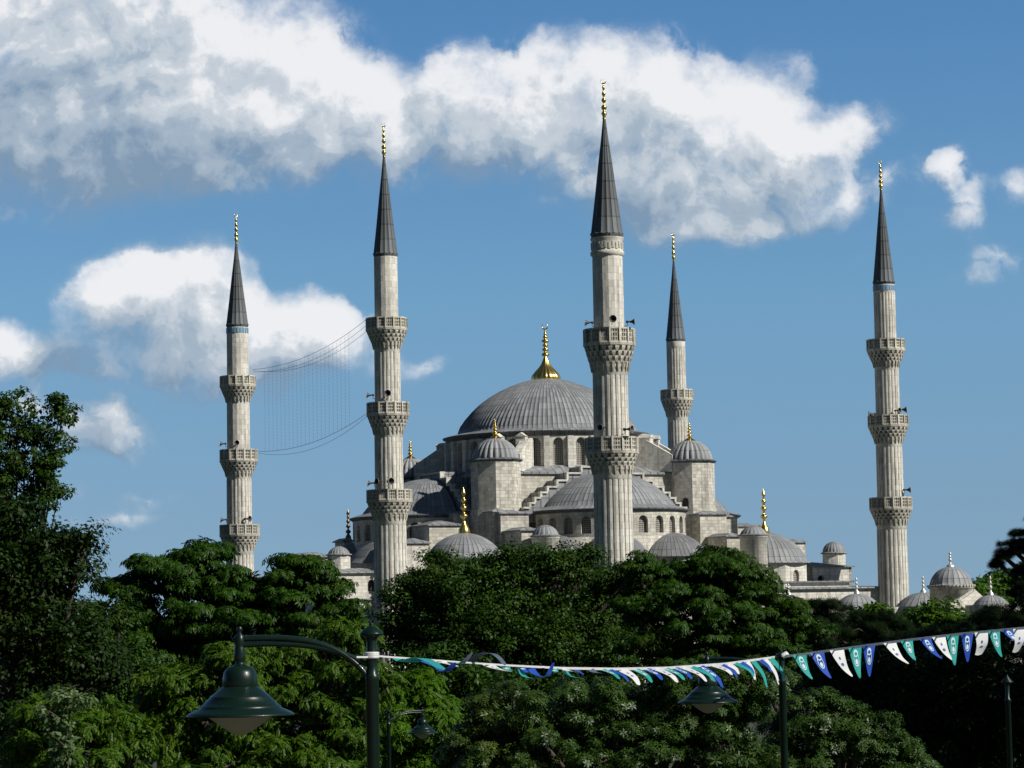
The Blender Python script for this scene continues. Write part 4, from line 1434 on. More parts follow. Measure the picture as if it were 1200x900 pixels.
def street_lamp(label, group='dark green park lamp posts'):
    """origin at the foot; arm reaches towards -x; height of the cap top 6.62 m"""
    r = thing('street_lamp', label, 'street lamp', (0, 0, 0), 0, group)
    zt = 6.62
    pl = MB()
    pl.lathe([(.085, 0), (.085, .9), (.075, .95), (.045, 1.1), (.040, 1.2), (.0395, zt - .34), (.043, zt - .335), (.043, zt - .31), (.033, zt - .30), (.033, zt - .215), (.036, zt - .21), (.036, zt - .20), (.031, zt - .19), (.031, zt - .105)], 20)
    pl.build('pole', M['green_paint'], r)
    cp = MB()
    cp.lathe([(.031, zt - .105), (.036, zt - .088), (.045, zt - .078), (.070, zt - .068), (.073, zt - .063), (.070, zt - .056), (.048, zt - .034), (.026, zt - .020), (.013, zt - .014), (.011, zt - .008), (.013, zt - .003), (.011, zt + .003), (.002, zt + .007)], 28)
    cp.build('cap', M['green_paint'], r)
    za = zt - .078
    for dz, nm in ((0, 0), (.045, 1)):
        am = MB()
        pts = []
        # horizontal near the lamp, curving down to the pole
        P0, P1, P2, P3 = (-.79, za - dz * .0), (-.45, za + .02), (-.19, za - .02), (-.03, za - .235)
        if nm: P0, P1, P2, P3 = (-.77, za - .035), (-.42, za - .015), (-.20, za - .07), (-.03, za - .165)
        for i in range(21):
            s = i / 20
            x = (1 - s) ** 3 * P0[0] + 3 * s * (1 - s) ** 2 * P1[0] + 3 * s * s * (1 - s) * P2[0] + s ** 3 * P3[0]
            z = (1 - s) ** 3 * P0[1] + 3 * s * (1 - s) ** 2 * P1[1] + 3 * s * s * (1 - s) * P2[1] + s ** 3 * P3[1]
            pts.append((x, 0, z))
        am.tube(pts, .019 if not nm else .017, 10)
        am.build('arm', M['green_paint'], r)
    c = (-.79, 0)
    zr = za - .455            # rim of the shade
    hd = MB()
    hd.lathe([(.012, za + .075), (.018, za + .065), (.018, za + .05), (.01, za + .04), (.012, za + .035), (.028, za + .02), (.031, za - .01), (.031, za - .03), (.026, za - .04), (.03, za - .05), (.036, za - .10), (.033, za - .125), (.024, za - .135), (.03, za - .15), (.044, za - .155)], 20, c)
    hd.lathe([(.04, za - .155), (.075, za - .168), (.096, za - .195), (.104, za - .235), (.105, za - .275), (.10, za - .283)], 28, c)
    hd.tube([(-.79 - .045, 0, za - .005), (-.79 - .02, 0, za - .005)], [.012, .02], 8)
    hd.build('lamp_head', M['green_paint'], r)
    sh = MB()
    sh.lathe([(.10, za - .280), (.112, za - .285), (.178, za - .340), (.184, za - .342), (.184, za - .347), (.235, za - .396), (.243, za - .398), (.243, za - .405), (.252, za - .414), (.300, za - .433), (.325, za - .449), (.325, zr - .002), (.30, zr), (.20, zr + .03)], 48, c)
    sh.build('lamp_shade', M['green_paint'], r)
    bw = MB()
    bw.lathe([(.205, zr + .004), (.185, zr - .012), (.12, zr - .060), (.06, zr - .100), (.03, zr - .112), (.001, zr - .115)], 32, c)
    bw.build('lamp_bowl', M['bowl'], r)
    return r


L1 = street_lamp('large green street lamp at front left with curved double arm')
b1 = unproj(435, 728, 17.0)
L1.location = (b1.x, b1.y, b1.z - 6.634)
L1.rotation_euler = (0, 0, math.radians(4))


def lamp_copy(px, py, Y, rz, label):
    o = copy_tree(L1)
    b_ = unproj(px, py, Y)
    o.location = (b_.x, b_.y, b_.z - 6.634); o.rotation_euler = (0, 0, rz); o['label'] = label
    return o


L2 = lamp_copy(915.5, 761, 30.0, math.radians(-8), 'green street lamp right of centre whose shade hangs behind the bunting')
L3 = lamp_copy(455, 829, 57.0, math.radians(180 + 32), 'small distant street lamp with its arm to the right below the bunting')
# slender capped post at the right edge
P4 = thing('lamp_post', 'slender dark post with a cone cap in the shade at right edge', 'post')
b4 = unproj(1180, 791, 42.0)
P4.location = (b4.x, b4.y, 0)
k4 = MB(); zz = b4.z
k4.lathe([(.08, 0), (.08, .8), (.045, 1.0), (.04, zz - .4), (.05, zz - .39), (.05, zz - .36), (.032, zz - .34), (.032, zz - .12)], 16)
k4.build('pole', M['green_paint'], P4)
k4 = MB(); k4.lathe([(.032, zz - .14), (.095, zz - .11), (.09, zz - .095), (.02, zz - .02), (.015, zz), (.002, zz + .01)], 16); k4.build('cap', M['green_paint'], P4)

# ------------------------------------------------------------------ bunting
XA, YA = b1.x, 17.0
b2 = unproj(915, 768, 30.0)


def Y_left(px):
    k_ = (px - 600) / F_PX
    dX, dY = b2.x - XA, 30.0 - YA
    t_ = (YA * k_ - XA) / (dX - dY * k_)
    return YA + dY * t_


def Y_right(px): return 30.0 - 4.5 * (px - 915) / 285.0


def Ybunt(px): return Y_left(px) if px <= 915 else Y_right(px)


CORD = [(435, 768), (455, 769.8), (480, 771.5), (540, 776), (600, 780), (660, 783), (720, 784), (780, 783), (850, 778), (905, 770.5), (915, 769), (930, 768), (945, 766), (1000, 758.5), (1060, 750.5), (1130, 742.5), (1200, 736), (1260, 730)]


def cord_y(px):
    for (a, b_) in zip(CORD[:-1], CORD[1:]):
        if a[0] <= px <= b_[0]:
            return a[1] + (b_[1] - a[1]) * (px - a[0]) / (b_[0] - a[0])
    return CORD[-1][1]


bt = thing('bunting', 'string of white teal and blue party pennants tied between the green lamp posts', 'bunting', unproj(700, 780, 22))
BO = bt.location.copy()
cd = MB()
xs = [418 + i * 6.0 for i in range(141)]
v = []; 
for px in xs:
    py = cord_y(max(435, px)) + (0 if px >= 435 else 2.0)
    Yc = Ybunt(px) - .06
    hwid = .0120 if px > 760 else .0052 + .0068 * max(0, (px - 560) / 200)
    p = unproj(px, py, Yc) - BO
    v += [p + Vector((0, -.004, hwid)), p + Vector((0, -.004, -hwid)), p + Vector((0, .004, -hwid)), p + Vector((0, .004, hwid))]
f = []
for i in range(len(xs) - 1):
    for k in range(4):
        f.append((i * 4 + k, i * 4 + (k + 1) % 4, i * 4 + 4 + (k + 1) % 4, i * 4 + 4 + k))
cd.add(v, f)
cd.build('tape', M['white'], bt)
kn = MB()
pk = unproj(435, 768, 17.0) - BO
for dz in (-.010, .001, .012):
    kn.lathe([(.0405, pk.z + dz - .010), (.048, pk.z + dz - .006), (.049, pk.z + dz + .004), (.041, pk.z + dz + .009)], 20, (pk.x + .001 * dz, pk.y))
kn.build('tie', M['white'], bt)
kn = MB(); pk = unproj(919, 769, 29.9) - BO
kn.tube([pk + Vector((-.02, -.03, .0)), pk + Vector((.02, -.03, .02)), pk + Vector((.05, 0, 0))], [.03, .034, .014], 8); kn.build('tie', M['white'], bt)


def pennant(x0, x1, pts, col, emblem=True, wav=.02, tipw=.1, seed=0):
    """pennant sewn to the tape between columns x0 and x1, its middle line running through pts (pixels) to the tip"""
    y0 = (cord_y(x0) + cord_y(x1)) / 2
    line = [((x0 + x1) / 2, y0)] + list(pts)
    Yb = Ybunt((x0 + x1) / 2)
    nseg = 14
    # arc-length resample (Catmull like)
    P = [Vector((a, b_)) for a, b_ in line]

    def at(s):
        n = len(P) - 1
        f_ = s * n; i = min(int(f_), n - 1); t_ = f_ - i
        p0 = P[max(i - 1, 0)]; p1_ = P[i]; p2 = P[i + 1]; p3_ = P[min(i + 2, n)]
        return 0.5 * ((2 * p1_) + (-p0 + p2) * t_ + (2 * p0 - 5 * p1_ + 4 * p2 - p3_) * t_ * t_ + (-p0 + 3 * p1_ - 3 * p2 + p3_) * t_ ** 3)
    hwid = Vector(((x1 - x0) / 2, (cord_y(x1) - cord_y(x0)) / 2))
    ph = random.uniform(0, 6)

    def S(u, s, off=0.0):
        c_ = at(s); w = (1 - s) * (1 - tipw) + tipw * (1 if s < .98 else 0)
        if s > .98: w = 0.02
        q = c_ + hwid * (u * w)
        dy = wav * math.sin(s * 5 + ph) * s + (.075 + .02 * math.sin(s * 4 + ph)) * u * w
        return unproj(q.x, q.y, Yb + dy + off) - BO
    mb = MB(); v = []; nu = 4
    for j in range(nseg + 1):
        for i in range(nu + 1):
            v.append(S(-1 + 2 * i / nu, j / nseg))
    mb.add(v, [(j * (nu + 1) + i, j * (nu + 1) + i + 1, (j + 1) * (nu + 1) + i + 1, (j + 1) * (nu + 1) + i) for j in range(nseg) for i in range(nu)], smooth=True)
    o = mb.build('pennant', M[col], bt)
    if emblem:
        em = MB()

        def ring(cu, cs, ru, rs, w, n=18, off=-.006):
            vv = []
            for k in range(n):
                th = 2 * PI * k / n
                for q_ in (1, 1 - w):
                    ss = cs + rs * q_ * math.sin(th); uu = (cu + ru * q_ * math.cos(th)) / max(.25, 1 - ss)
                    vv.append(S(uu, ss, off))
            em.add(vv, [(2 * k, (2 * k + 2) % (2 * n), (2 * k + 3) % (2 * n), 2 * k + 1) for k in range(n)])

        def disc(cu, cs, ru, rs, n=12, off=-.006):
            vv = []
            for k in range(n):
                th = 2 * PI * k / n
                ss = cs + rs * math.sin(th)
                vv.append(S((cu + ru * math.cos(th)) / max(.25, 1 - ss), ss, off))
            em.add(vv, [tuple(range(n))])
        if col == 'white':
            disc(0, .30, .10, .05); disc(0, .50, .16, .05, off=-.007)
            em.build('emblem', M['print_blue'], o)
        else:
            ring(0, .20, .32, .10, .34); ring(0, .35, .36, .22, .16, 22, -.007); disc(0, .43, .18, .08, off=-.008)
            em.build('emblem', M['print_white'], o)
    return o


def mid(x0, x1, tip, bend=.25):
    """points from the tape to a tip, hanging first and swept sideways by the wind after"""
    xm = (x0 + x1) / 2; y0 = cord_y(xm)
    dx, dy = tip[0] - xm, tip[1] - y0
    return [(xm + dx * (.33 - bend * .35), y0 + dy * (.33 + bend * .12)), (xm + dx * (.66 - bend * .35), y0 + dy * (.66 + bend * .25)), tip]


FL_R = [(929, 945, (952, 796), 'teal'), (949, 966, (974, 795), 'blue'), (972, 989, (999, 793), 'white'), (994, 1010, (1008, 795), 'teal'), (1011, 1026, (1019, 793), 'blue'),
        (1035, 1050, (1065, 778), 'white'), (1055, 1070, (1073, 774), 'teal'), (1077, 1091, (1104, 772), 'blue'), (1092, 1108, (1117, 774), 'white'), (1109, 1124, (1119, 780), 'teal'),
        (1126, 1141, (1134, 776), 'blue'), (1142, 1158, (1146, 768), 'white'), (1158, 1172, (1174, 770), 'teal'), (1173, 1187, (1202, 757), 'blue'), (1187, 1201, (1189, 765), 'white'), (1204, 1218, (1216, 762), 'teal')]
for (x0, x1, tip, col) in FL_R:
    if col == 'white' and x0 in (1142, 1187):
        pennant(x0, x1, [((x0 + x1) / 2 + 1, cord_y(x0) + 12), ((x0 + x1) / 2 - 1, cord_y(x0) + 20), tip], col, tipw=.45)
    else:
        pennant(x0, x1, mid(x0, x1, tip), col)
FL_M = [(698, 709, (726, 796), 'teal'), (708, 717, (737, 799), 'blue'), (719, 735, (749, 803), 'white'), (737, 749, (764, 800), 'teal'), (750, 762, (776, 797), 'blue'), (761, 775, (794, 800), 'white'),
        (772, 784, (802, 797), 'teal'), (784, 795, (811, 796), 'blue'), (794, 805, (828, 799), 'white'), (804, 814, (838, 799), 'teal'), (814, 825, (847, 806), 'blue'), (829, 841, (858, 791), 'white'),
        (841, 849, (864, 794), 'blue'), (848, 857, (866, 790), 'white'), (856, 864, (884, 793), 'teal'), (864, 871, (884, 790), 'blue'), (870, 878, (885, 797), 'white'), (878, 885, (899, 806), 'teal'),
        (886, 893, (904, 788), 'blue'), (892, 899, (913, 803), 'white'), (898, 906, (920, 799), 'teal')]
for (x0, x1, tip, col) in FL_M:
    pennant(x0, x1, mid(x0, x1, tip, -.35), col, emblem=(x1 - x0 > 10), tipw=.22)
# wind-twisted ones near the left post
pennant(458, 484, [(478, 776), (492, 771), (506, 776), (520, 785)], 'teal', False, .05, .35)
pennant(486, 500, [(500, 776), (512, 781), (522, 787), (534, 776)], 'blue', False, .05, .5)
pennant(503, 523, [(518, 777), (526, 778), (536, 781)], 'white', True, .02, .3)
pennant(524, 536, [(536, 778), (543, 777)], 'teal', False, .02, .4)
pennant(530, 542, [(538, 779), (546, 773), (554, 764)], 'greycloth', False, .03, .2)
pennant(544, 556, [(556, 771), (566, 766), (578, 766), (587, 773), (592, 780)], 'greycloth', False, .04, .4)
pennant(548, 556, [(554, 774), (560, 768), (568, 763)], 'blue', False, .04, .3)
pennant(562, 580, [(578, 782), (588, 785), (600, 787)], 'white', True, .02, .2)
pennant(584, 598, [(594, 784), (600, 786)], 'teal', True, .02, .3)
pennant(604, 617, [(613, 784), (618, 788)], 'blue', True, .02, .3)
pennant(616, 626, [(628, 790), (640, 793), (645, 785), (649, 776)], 'blue', False, .03, .3)
pennant(606, 614, [(614, 792), (630, 795), (645, 790)], 'teal', False, .03, .25)
pennant(626, 640, [(633, 781), (640, 783)], 'white', False, .02, .3)
pennant(641, 654, [(650, 786), (653, 788)], 'teal', True, .02, .3)
pennant(652, 664, [(666, 786), (676, 787)], 'white', False, .02, .2)
pennant(668, 676, [(676, 786), (684, 790)], 'blue', False, .02, .3)
pennant(656, 664, [(668, 792), (684, 795)], 'teal', False, .02, .15)
pennant(684, 696, [(698, 788), (710, 789)], 'greycloth', False, .02, .2)

# ------------------------------------------------------------------ trees


def leaf_template(kind):
    """verts (k,3) and faces; leaf grows along +x, normal +z"""
    if kind == 'simple':
        v = [(0, 0, 0), (.45, .27, .03), (1, 0, -.12), (.45, -.27, .03)]
        f = [(0, 3, 2, 1)]
        return np.array(v), f
    if kind == 'palmate':
        v = []; f = []
        for ang, L_ in ((-115, .55), (-68, .8), (-28, 1.0), (12, 1.0), (52, .85), (98, .6)):
            a = math.radians(ang); o = len(v)
            d = np.array((math.cos(a), math.sin(a))); n = np.array((-d[1], d[0]))
            w = .15 * L_
            for (t_, ww, z) in ((.06, 0, 0), (.66, w, -.12 * L_), (1.0, 0, -.42 * L_), (.66, -w, -.12 * L_)):
                v.append((*(d * t_ * L_ + n * ww), z))
            f.append((o, o + 3, o + 2, o + 1))
        return np.array(v), f
    if kind == 'pinnate':
        v = []; f = []
        for i in range(5):
            for sg in (-1, 1):
                o = len(v); x = .15 + i * .17
                d = np.array((.55, sg * .83)); n = np.array((-d[1], d[0])); L_ = .34
                for (t_, ww, z) in ((0, 0, -.05 * i), (.5, .09, -.05 * i - .03), (1.0, 0, -.05 * i - .16), (.5, -.09, -.05 * i - .03)):
                    q = np.array((x, 0)) + d * t_ * L_ + n * ww
                    v.append((q[0], q[1], z))
                f.append((o, o + 3, o + 2, o + 1))
        o = len(v)
        v += [(.95, 0, -.2), (1.12, .08, -.28), (1.32, 0, -.42), (1.12, -.08, -.28)]; f.append((o, o + 3, o + 2, o + 1))
        return np.array(v), f
    if kind == 'star':
        v = []; f = []
        for k in range(6):
            a = 2 * PI * k / 6 + .3; o = len(v)
            d = np.array((math.cos(a), math.sin(a))); n = np.array((-d[1], d[0]))
            up = .18 if k % 2 else -.05
            for (t_, ww, z) in ((.03, 0, 0), (.55, .13, up), (1.0, 0, up * .6 - .05), (.55, -.13, up)):
                q = d * t_ * .8 + n * ww
                v.append((q[0], q[1], z))
            f.append((o, o + 3, o + 2, o + 1))
        return np.array(v), f
    if kind == 'needle':
        v = []; f = []
        for k in range(7):
            a = math.radians(-75 + 25 * k); o = len(v)
            d = np.array((math.cos(a), math.sin(a))); n = np.array((-d[1], d[0]))
            for (t_, ww, z) in ((0, .03, 0), (1, .015, .1 if k % 2 else -.05), (1, -.015, .1 if k % 2 else -.05), (0, -.03, 0)):
                q = d * t_ + n * ww
                v.append((q[0], q[1], z))
            f.append((o, o + 3, o + 2, o + 1))
        return np.array(v), f


def leaves_mesh(name, pos, nrm, dirv, size, kind, mat, parent):
    tv, tf = leaf_template(kind)
    k = len(tv); n = len(pos)
    nrm = nrm / np.linalg.norm(nrm, axis=1, keepdims=True)
    dx = dirv - nrm * np.sum(dirv * nrm, axis=1, keepdims=True)
    dx /= np.maximum(1e-6, np.linalg.norm(dx, axis=1, keepdims=True))
    dy = np.cross(nrm, dx)
    V = pos[:, None, :] + size[:, None, None] * (tv[None, :, 0:1] * dx[:, None, :] + tv[None, :, 1:2] * dy[:, None, :] + tv[None, :, 2:3] * nrm[:, None, :])
    V = V.reshape(-1, 3)
    tfa = np.array(tf)
    Fc = (tfa[None, :, :] + (np.arange(n) * k)[:, None, None]).reshape(-1, 4)
    me = bpy.data.meshes.new(name)
    me.vertices.add(len(V)); me.vertices.foreach_set('co', V.astype(np.float32).ravel())
    nf = len(Fc)
    me.loops.add(nf * 4); me.loops.foreach_set('vertex_index', Fc.astype(np.int32).ravel())
    me.polygons.add(nf); me.polygons.foreach_set('loop_start', (np.arange(nf) * 4).astype(np.int32))
    try: me.polygons.foreach_set('loop_total', np.full(nf, 4, dtype=np.int32))
    except Exception: pass
    me.materials.append(mat)
    me.update(calc_edges=True)
    me.validate()
    o = bpy.data.objects.new(name, me); C.objects.link(o); o.parent = parent
    return o


def unit(n):
    v = rng.normal(size=(n, 3)); return v / np.linalg.norm(v, axis=1, keepdims=True)


def tree(name, label, lobes, Y, kind, lsize, mat, nleaf, base=None, clump=.6, depth=1.0, flat=.65, group=None, droop=0.0, up=.7, inner=.25, trunk_r=.22, cat='tree', fill=None):
    if fill is None: fill = 16.0 if kind == 'simple' else 4.0
    """lobes: (px, py, rx_px, ry_px[, dY]) ellipsoids of the crown at distance Y"""
    L = []
    for lb in lobes:
        dY = lb[4] if len(lb) > 4 else 0.0
        yy = Y + dY
        c = unproj(lb[0], lb[1], yy)
        rx, rz = lb[2] * yy / F_PX, lb[3] * yy / F_PX
        L.append((np.array(c), np.array((rx, max(rx, rz) * depth, rz)) * (.93 if lb[2] > 25 else 1)))
        if lb[2] > 25:
            for _k in range(2):
                ang = random.uniform(-.3, PI + .3); fr = random.uniform(.30, .48)
                cc_ = np.array(c) + np.array((rx * .85 * math.cos(ang), -abs(rx) * random.uniform(0, .7), rz * .85 * math.sin(ang)))
                L.append((cc_, np.array((rx * fr, rx * fr, rz * fr * .9))))
    if base is None:
        cx = sum(l[0][0] * l[1][0] for l in L) / sum(l[1][0] for l in L)
        base = (cx, Y)
    root = thing(name, label, cat, (base[0], base[1], 0), 0, group)
    O = np.array((base[0], base[1], 0.0))
    vol = np.array([l[1].prod() ** (2 / 3) for l in L]); vol /= vol.sum()
    # clump centres on and under the surface of the lobes
    per = 70.0
    ncl = int(nleaf / per)
    cc = []; cn = []; cr = []
    for (c, r), w in zip(L, vol):
        n = max(4, int(ncl * w * 1.15))
        u = unit(n)
        rad = np.where(rng.random(n) < inner, rng.uniform(.25, .8, n), rng.uniform(.74, 1.10, n))
        rad = np.where(rng.random(n) < .18, rng.uniform(1.08, 1.28, n), rad)
        p = c + u * r * rad[:, None]
        # drop centres deep inside another lobe
        keep = np.ones(n, bool)
        for (c2, r2) in L:
            if c2 is c: continue
            d = np.linalg.norm((p - c2) / r2, axis=1)
            keep &= ~((d < .62) & (rng.random(n) > .25))
        keep &= p[:, 2] > .6
        p = p[keep]; u = u[keep]
        cc.append(p); cn.append(u); cr.append(rng.uniform(.55, 1.45, len(p)) * clump)
    cc = np.concatenate(cc); cn = np.concatenate(cn); cr = np.concatenate(cr)
    m_ = len(cc)
    cnt = rng.poisson(per * (cr / clump) ** 2 * .95, m_) + 6
    idx = np.repeat(np.arange(m_), cnt)
    n = len(idx)
    u = unit(n)
    u[:, 2] = np.abs(u[:, 2]) * rng.choice([1, 1, 1, -.5], n)
    rad = rng.random(n) ** .36
    off = u * rad[:, None] * cr[idx][:, None]
    off[:, 2] *= flat
    pos = cc[idx] + off - O
    nr = u * .95 + cn[idx] * .35 + np.array((0, 0, up)) + rng.normal(size=(n, 3)) * .38
    dr_ = u + cn[idx] * .5 + rng.normal(size=(n, 3)) * .5; dr_[:, 2] -= droop
    sz = lsize * rng.uniform(.65, 1.25, n)
    # leaves in the depth of the crown, so that it is not see-through
    tot = sum(float(l[1][0] * l[1][2]) for l in L)
    kf = int(fill * tot / (lsize * lsize)) if fill else 0
    if kf:
        w_ = np.array([float(l[1][0] * l[1][2]) for l in L]); w_ /= w_.sum()
        li_ = rng.choice(len(L), kf, p=w_)
        lc = np.array([l[0] for l in L])[li_]; lr = np.array([l[1] for l in L])[li_]
        q_ = unit(kf) * (rng.random(kf) ** .4)[:, None] * .76
        pf = lc + q_ * lr
        ok = pf[:, 2] > .5
        pf = pf[ok]; kf = len(pf)
        pos = np.concatenate([pos, pf - O]); nr = np.concatenate([nr, rng.normal(size=(kf, 3)) + np.array((0, -.6, .4))])
        dr_ = np.concatenate([dr_, unit(kf)]); sz = np.concatenate([sz, lsize * rng.uniform(1.0, 1.7, kf)])
    leaves_mesh('crown', pos, nr, dr_, sz, kind, M[mat], root)
    # trunk and limbs reaching into the clumps
    tm = MB()
    top = max(l[0][2] for l in L); zfork = max(1.2, min(top * .45, 3.5))
    tm.tube([(0, 0, -.1), (.05, 0, zfork * .5), (0, .05, zfork)], [trunk_r * 1.35, trunk_r, trunk_r * .85], 9)
    pick = rng.choice(m_, size=min(m_, 46), replace=False)
    for l in L:
        c = Vector(l[0] - O)
        mid_ = Vector((c.x * .45, c.y * .45, zfork + (c.z - zfork) * .55))
        tm.tube([(0, 0, zfork - .1), mid_, c], [trunk_r * .6, trunk_r * .38, trunk_r * .18], 6)
    for i in pick:
        q = Vector(cc[i] - O)
        j = min(range(len(L)), key=lambda k_: np.linalg.norm((cc[i] - L[k_][0]) / L[k_][1]))
        c = Vector(L[j][0] - O)
        md_ = (c + q) / 2 + Vector((random.uniform(-.2, .2), random.uniform(-.2, .2), .15))
        tm.tube([c, md_, q], [trunk_r * .2, trunk_r * .11, .012], 5, caps=False)
    tm.build('trunk', M['bark'], root)
    return root


TG = 'broadleaved trees massed in front of the mosque'
# upper left
tree('tall_tree', 'tallest tree at the left edge with a loose airy crown against the sky',
     [(12, 500, 34, 38), (45, 490, 36, 28), (74, 484, 18, 17), (20, 475, 24, 14), (60, 512, 24, 20), (10, 585, 50, 26), (48, 578, 26, 22), (60, 550, 18, 16), (30, 530, 42, 32), (62, 525, 22, 24), (8, 560, 30, 34), (36, 562, 28, 22), (16, 590, 36, 22), (-30, 520, 40, 60), (-10, 600, 40, 40)], 62, 'simple', .095, 'leaf_linden', 19000, clump=.20, inner=.35, fill=2.2, group=TG, trunk_r=.075, up=.4)
tree('dark_tree', 'dense dark tree below the airy crown at the left edge',
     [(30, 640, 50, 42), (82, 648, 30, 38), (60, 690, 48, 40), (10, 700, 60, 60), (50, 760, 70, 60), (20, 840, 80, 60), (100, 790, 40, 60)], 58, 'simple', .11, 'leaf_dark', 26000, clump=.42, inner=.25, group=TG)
# chestnut
tree('chestnut_tree', 'broad horse chestnut with drooping leaves below the leftmost minaret',
     [(150, 705, 34, 22), (190, 682, 36, 26), (240, 664, 38, 22), (283, 693, 34, 24), (335, 676, 34, 22), (370, 690, 30, 20), (396, 716, 24, 20), (170, 750, 50, 40), (230, 725, 60, 45), (310, 725, 60, 45), (370, 745, 54, 45), (200, 800, 60, 50), (290, 800, 80, 50), (235, 656, 24, 12)],
     80, 'palmate', .165, 'leaf_chestnut', 20000, clump=.42, flat=.5, droop=.35, group=TG, trunk_r=.3, inner=.15)
tree('broadleaf_tree', 'dark small leaved tree filling the gap left of the chestnut',
     [(110, 735, 40, 34), (130, 790, 50, 50), (90, 800, 50, 50), (160, 830, 50, 50)], 72, 'simple', .11, 'leaf_linden', 15000, clump=.45, group=TG)
# front-left bright
tree('walnut_tree', 'bright green feathery leaved tree behind the large street lamp',
     [(215, 815, 45, 38), (275, 790, 50, 30), (330, 800, 50, 36), (385, 770, 42, 34), (420, 800, 34, 46), (360, 850, 60, 50), (250, 860, 60, 46), (300, 900, 90, 50), (400, 890, 50, 50), (180, 870, 34, 36), (418, 775, 22, 22)],
     40, 'pinnate', .115, 'leaf_walnut', 16500, clump=.22, flat=.6, droop=.3, group=TG, trunk_r=.16, inner=.25)
tree('leafy_bush', 'light green bush in the bottom left corner', [(60, 850, 34, 30), (110, 845, 34, 26), (90, 890, 60, 40), (150, 880, 30, 30), (30, 900, 40, 30)], 34, 'pinnate', .115, 'leaf_walnut', 5800, clump=.18, group=None, cat='bush', trunk_r=.08)
tree('blossom_shrub', 'shrub with pale creamy flower heads in the lower left', [(82, 822, 22, 14), (60, 836, 20, 14), (70, 868, 20, 24)], 33.0, 'simple', .065, 'blossom', 900, clump=.14, group=None, cat='shrub', trunk_r=.05)
# centre
tree('plane_tree', 'largest dark round crown at the centre hiding the foot of the mosque',
     [(482, 696, 30, 26), (464, 734, 24, 30), (520, 680, 44, 30), (575, 668, 44, 26), (630, 665, 40, 26), (672, 661, 34, 22), (712, 682, 34, 20), (735, 690, 26, 16), (560, 720, 70, 45), (650, 720, 70, 45), (500, 770, 60, 45), (600, 780, 80, 50), (700, 770, 70, 50), (640, 840, 120, 50)],
     95, 'simple', .115, 'leaf_linden', 85000, clump=.42, group=TG, trunk_r=.32, up=.5, fill=18)
tree('leafy_tree', 'dark layered tree crown right of the nearest minaret',
     [(760, 672, 28, 20), (800, 668, 34, 20), (845, 666, 32, 20), (822, 682, 36, 24), (880, 682, 28, 22), (905, 712, 30, 24), (935, 742, 28, 20), (790, 710, 60, 36), (850, 720, 60, 36), (800, 760, 80, 40), (890, 770, 60, 36)],
     86, 'palmate', .14, 'leaf_chestnut', 21000, clump=.42, flat=.5, droop=.3, group=TG, trunk_r=.3, inner=.15)
tree('chestnut_tree', 'front row tree with narrow glossy star shaped leaf clusters under the bunting',
     [(600, 850, 48, 40), (660, 835, 50, 40), (720, 850, 50, 40), (790, 830, 60, 36), (850, 830, 50, 40), (750, 890, 90, 40), (640, 900, 80, 40), (860, 890, 70, 50), (560, 890, 34, 40), (830, 800, 60, 20)],
     47, 'star', .095, 'leaf_star', 21000, clump=.26, group=TG, trunk_r=.2, up=.5)
tree('chestnut_tree', 'sloping star leaved tree right of the second lamp post',
     [(940, 850, 50, 36), (990, 865, 44, 34), (930, 895, 60, 40), (1030, 890, 40, 26), (1065, 905, 30, 20), (895, 800, 24, 30)], 49, 'star', .095, 'leaf_star', 9500, clump=.26, group=TG, trunk_r=.18, up=.5)
tree('young_tree', 'slim yellow green tree behind the small distant street lamp',
     [(480, 815, 26, 26), (500, 845, 34, 34), (470, 870, 36, 40), (515, 885, 34, 34)], 66, 'pinnate', .19, 'leaf_yellow', 4000, clump=.32, group=TG, trunk_r=.12)
tree('broadleaf_tree', 'dark tree low between the slim yellow tree and the star leaved trees',
     [(540, 810, 60, 50), (560, 870, 60, 50), (450, 860, 60, 60)], 76, 'simple', .14, 'leaf_linden', 11000, clump=.45, group=TG)
# right
tree('cedar_tree', 'dark flat layered cedar below the small court domes',
     [(930, 720, 24, 6), (962, 713, 32, 6), (1005, 724, 34, 6), (950, 730, 40, 8), (1000, 736, 50, 9), (1045, 740, 40, 12), (960, 745, 60, 16), (1010, 765, 70, 26), (950, 780, 50, 30)], 118, 'needle', .24, 'leaf_cedar', 19000, clump=.32, flat=.3, group='dark cedars on the right', trunk_r=.3, inner=.2)
tree('small_tree', 'fresh light green tree just below the domed gatehouse', [(1084, 722, 20, 18), (1108, 730, 24, 18), (1075, 745, 26, 24), (1118, 752, 26, 22)], 128, 'simple', .22, 'leaf_fresh', 3800, clump=.5, group=TG, trunk_r=.15)
tree('small_tree', 'little light green tree between the cedar and the gatehouse', [(1020, 716, 20, 10), (1035, 724, 20, 12), (1012, 730, 18, 14)], 132, 'simple', .22, 'leaf_fresh', 1900, clump=.45, group=TG, trunk_r=.12)
tree('small_tree', 'light green trees far behind the gatehouse at right', [(1160, 686, 24, 16), (1186, 680, 24, 14), (1140, 694, 14, 14), (1205, 690, 26, 20), (1170, 705, 50, 16)], 325, 'simple', .55, 'leaf_fresh', 3200, clump=1.3, group=TG, trunk_r=.3)
tree('cedar_tree', 'black green cedar mass rising to the right edge under the domes',
     [(1190, 708, 24, 9), (1168, 716, 22, 8), (1160, 734, 46, 12), (1130, 750, 56, 12), (1195, 745, 40, 24), (1100, 768, 60, 24), (1170, 780, 60, 34), (1080, 800, 60, 34), (1150, 830, 90, 40), (1050, 840, 60, 40)], 92, 'needle', .22, 'leaf_cedar', 30000, clump=.34, flat=.35, group='dark cedars on the right', trunk_r=.3, inner=.25)
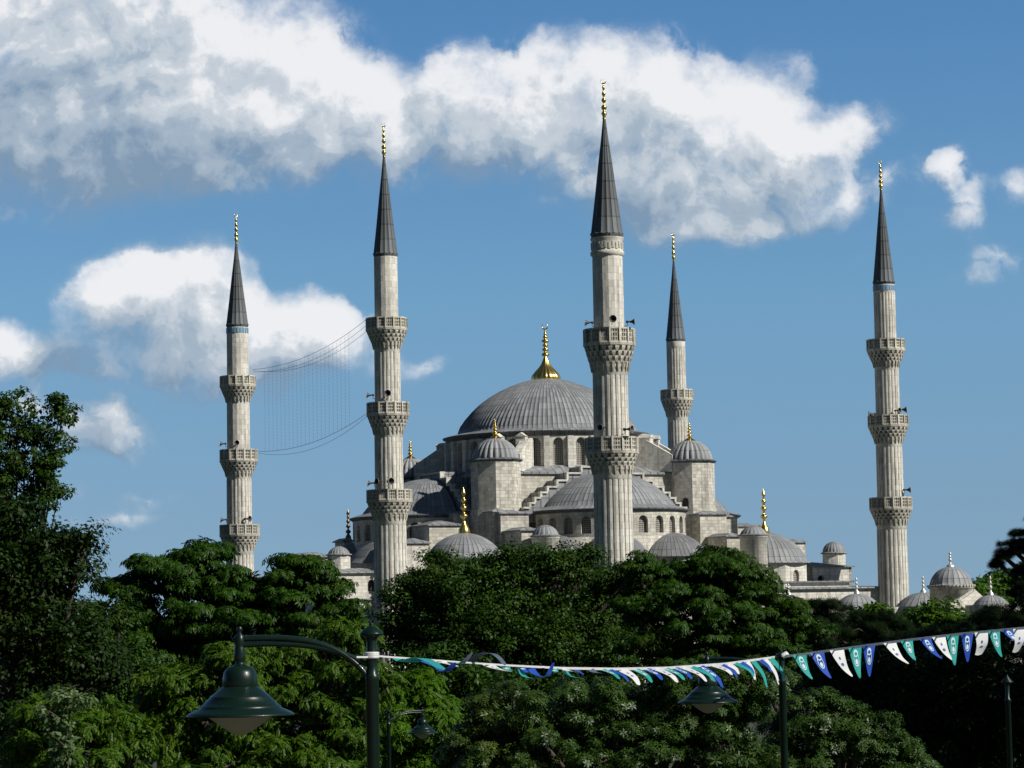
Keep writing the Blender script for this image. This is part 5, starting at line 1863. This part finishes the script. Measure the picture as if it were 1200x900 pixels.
tree('dark_tree', 'nearly black shaded tree in the lower right corner',
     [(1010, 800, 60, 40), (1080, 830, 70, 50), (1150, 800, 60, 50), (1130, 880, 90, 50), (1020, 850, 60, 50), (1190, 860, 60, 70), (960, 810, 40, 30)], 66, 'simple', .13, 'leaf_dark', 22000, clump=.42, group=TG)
# a cedar whose bough reaches in from the right edge ; unseen pads added to shade the corner
tree('cedar_tree', 'drooping cedar bough reaching in from the right edge against the sky',
     [(1206, 622, 12, 6), (1194, 631, 11, 6), (1184, 641, 9, 6), (1175, 651, 7, 5), (1169, 660, 4, 5), (1198, 645, 9, 4), (1205, 662, 10, 4), (1194, 668, 8, 3), (1200, 684, 9, 5), (1192, 694, 6, 3), (1240, 616, 40, 9), (1250, 660, 50, 8), (1300, 600, 60, 10), (1290, 690, 90, 9), (1310, 640, 70, 9), (1270, 725, 100, 10), (1320, 770, 120, 12), (1300, 560, 60, 10), (1310, 520, 40, 9)], 70, 'needle', .13, 'leaf_cedar', 15000,
     base=(16.2, 70), clump=.15, flat=.45, fill=2.0, group='dark cedars on the right', trunk_r=.28, droop=.5, inner=.3)

# unseen trees added just outside the frame to keep the corner dark
tree('dark_tree', 'unseen tall dense tree added beyond the right edge to shade the corner',
     [(1720, 500, 340, 260), (1500, 640, 200, 160), (1800, 300, 260, 200), (1950, 560, 260, 260)], 60, 'simple', .34, 'leaf_dark', 16000, base=(21, 60), clump=1.0, group='added shade trees past the right edge', trunk_r=.35, fill=2.0)
tree('dark_tree', 'second unseen shade tree added farther back beyond the right edge',
     [(1640, 560, 260, 200), (1500, 660, 160, 120), (1780, 460, 200, 200)], 84, 'simple', .40, 'leaf_dark', 9000, base=(27, 84), clump=1.2, group='added shade trees past the right edge', trunk_r=.35, fill=2.0)

tree('plane_tree', 'second dark crown filling in behind the large central crown',
     [(500, 735, 50, 36), (570, 715, 60, 36), (640, 705, 60, 34), (700, 712, 44, 34), (740, 730, 40, 34), (600, 770, 90, 50), (700, 770, 80, 50)],
     108, 'simple', .20, 'leaf_linden', 14000, clump=.6, group=TG, trunk_r=.3)
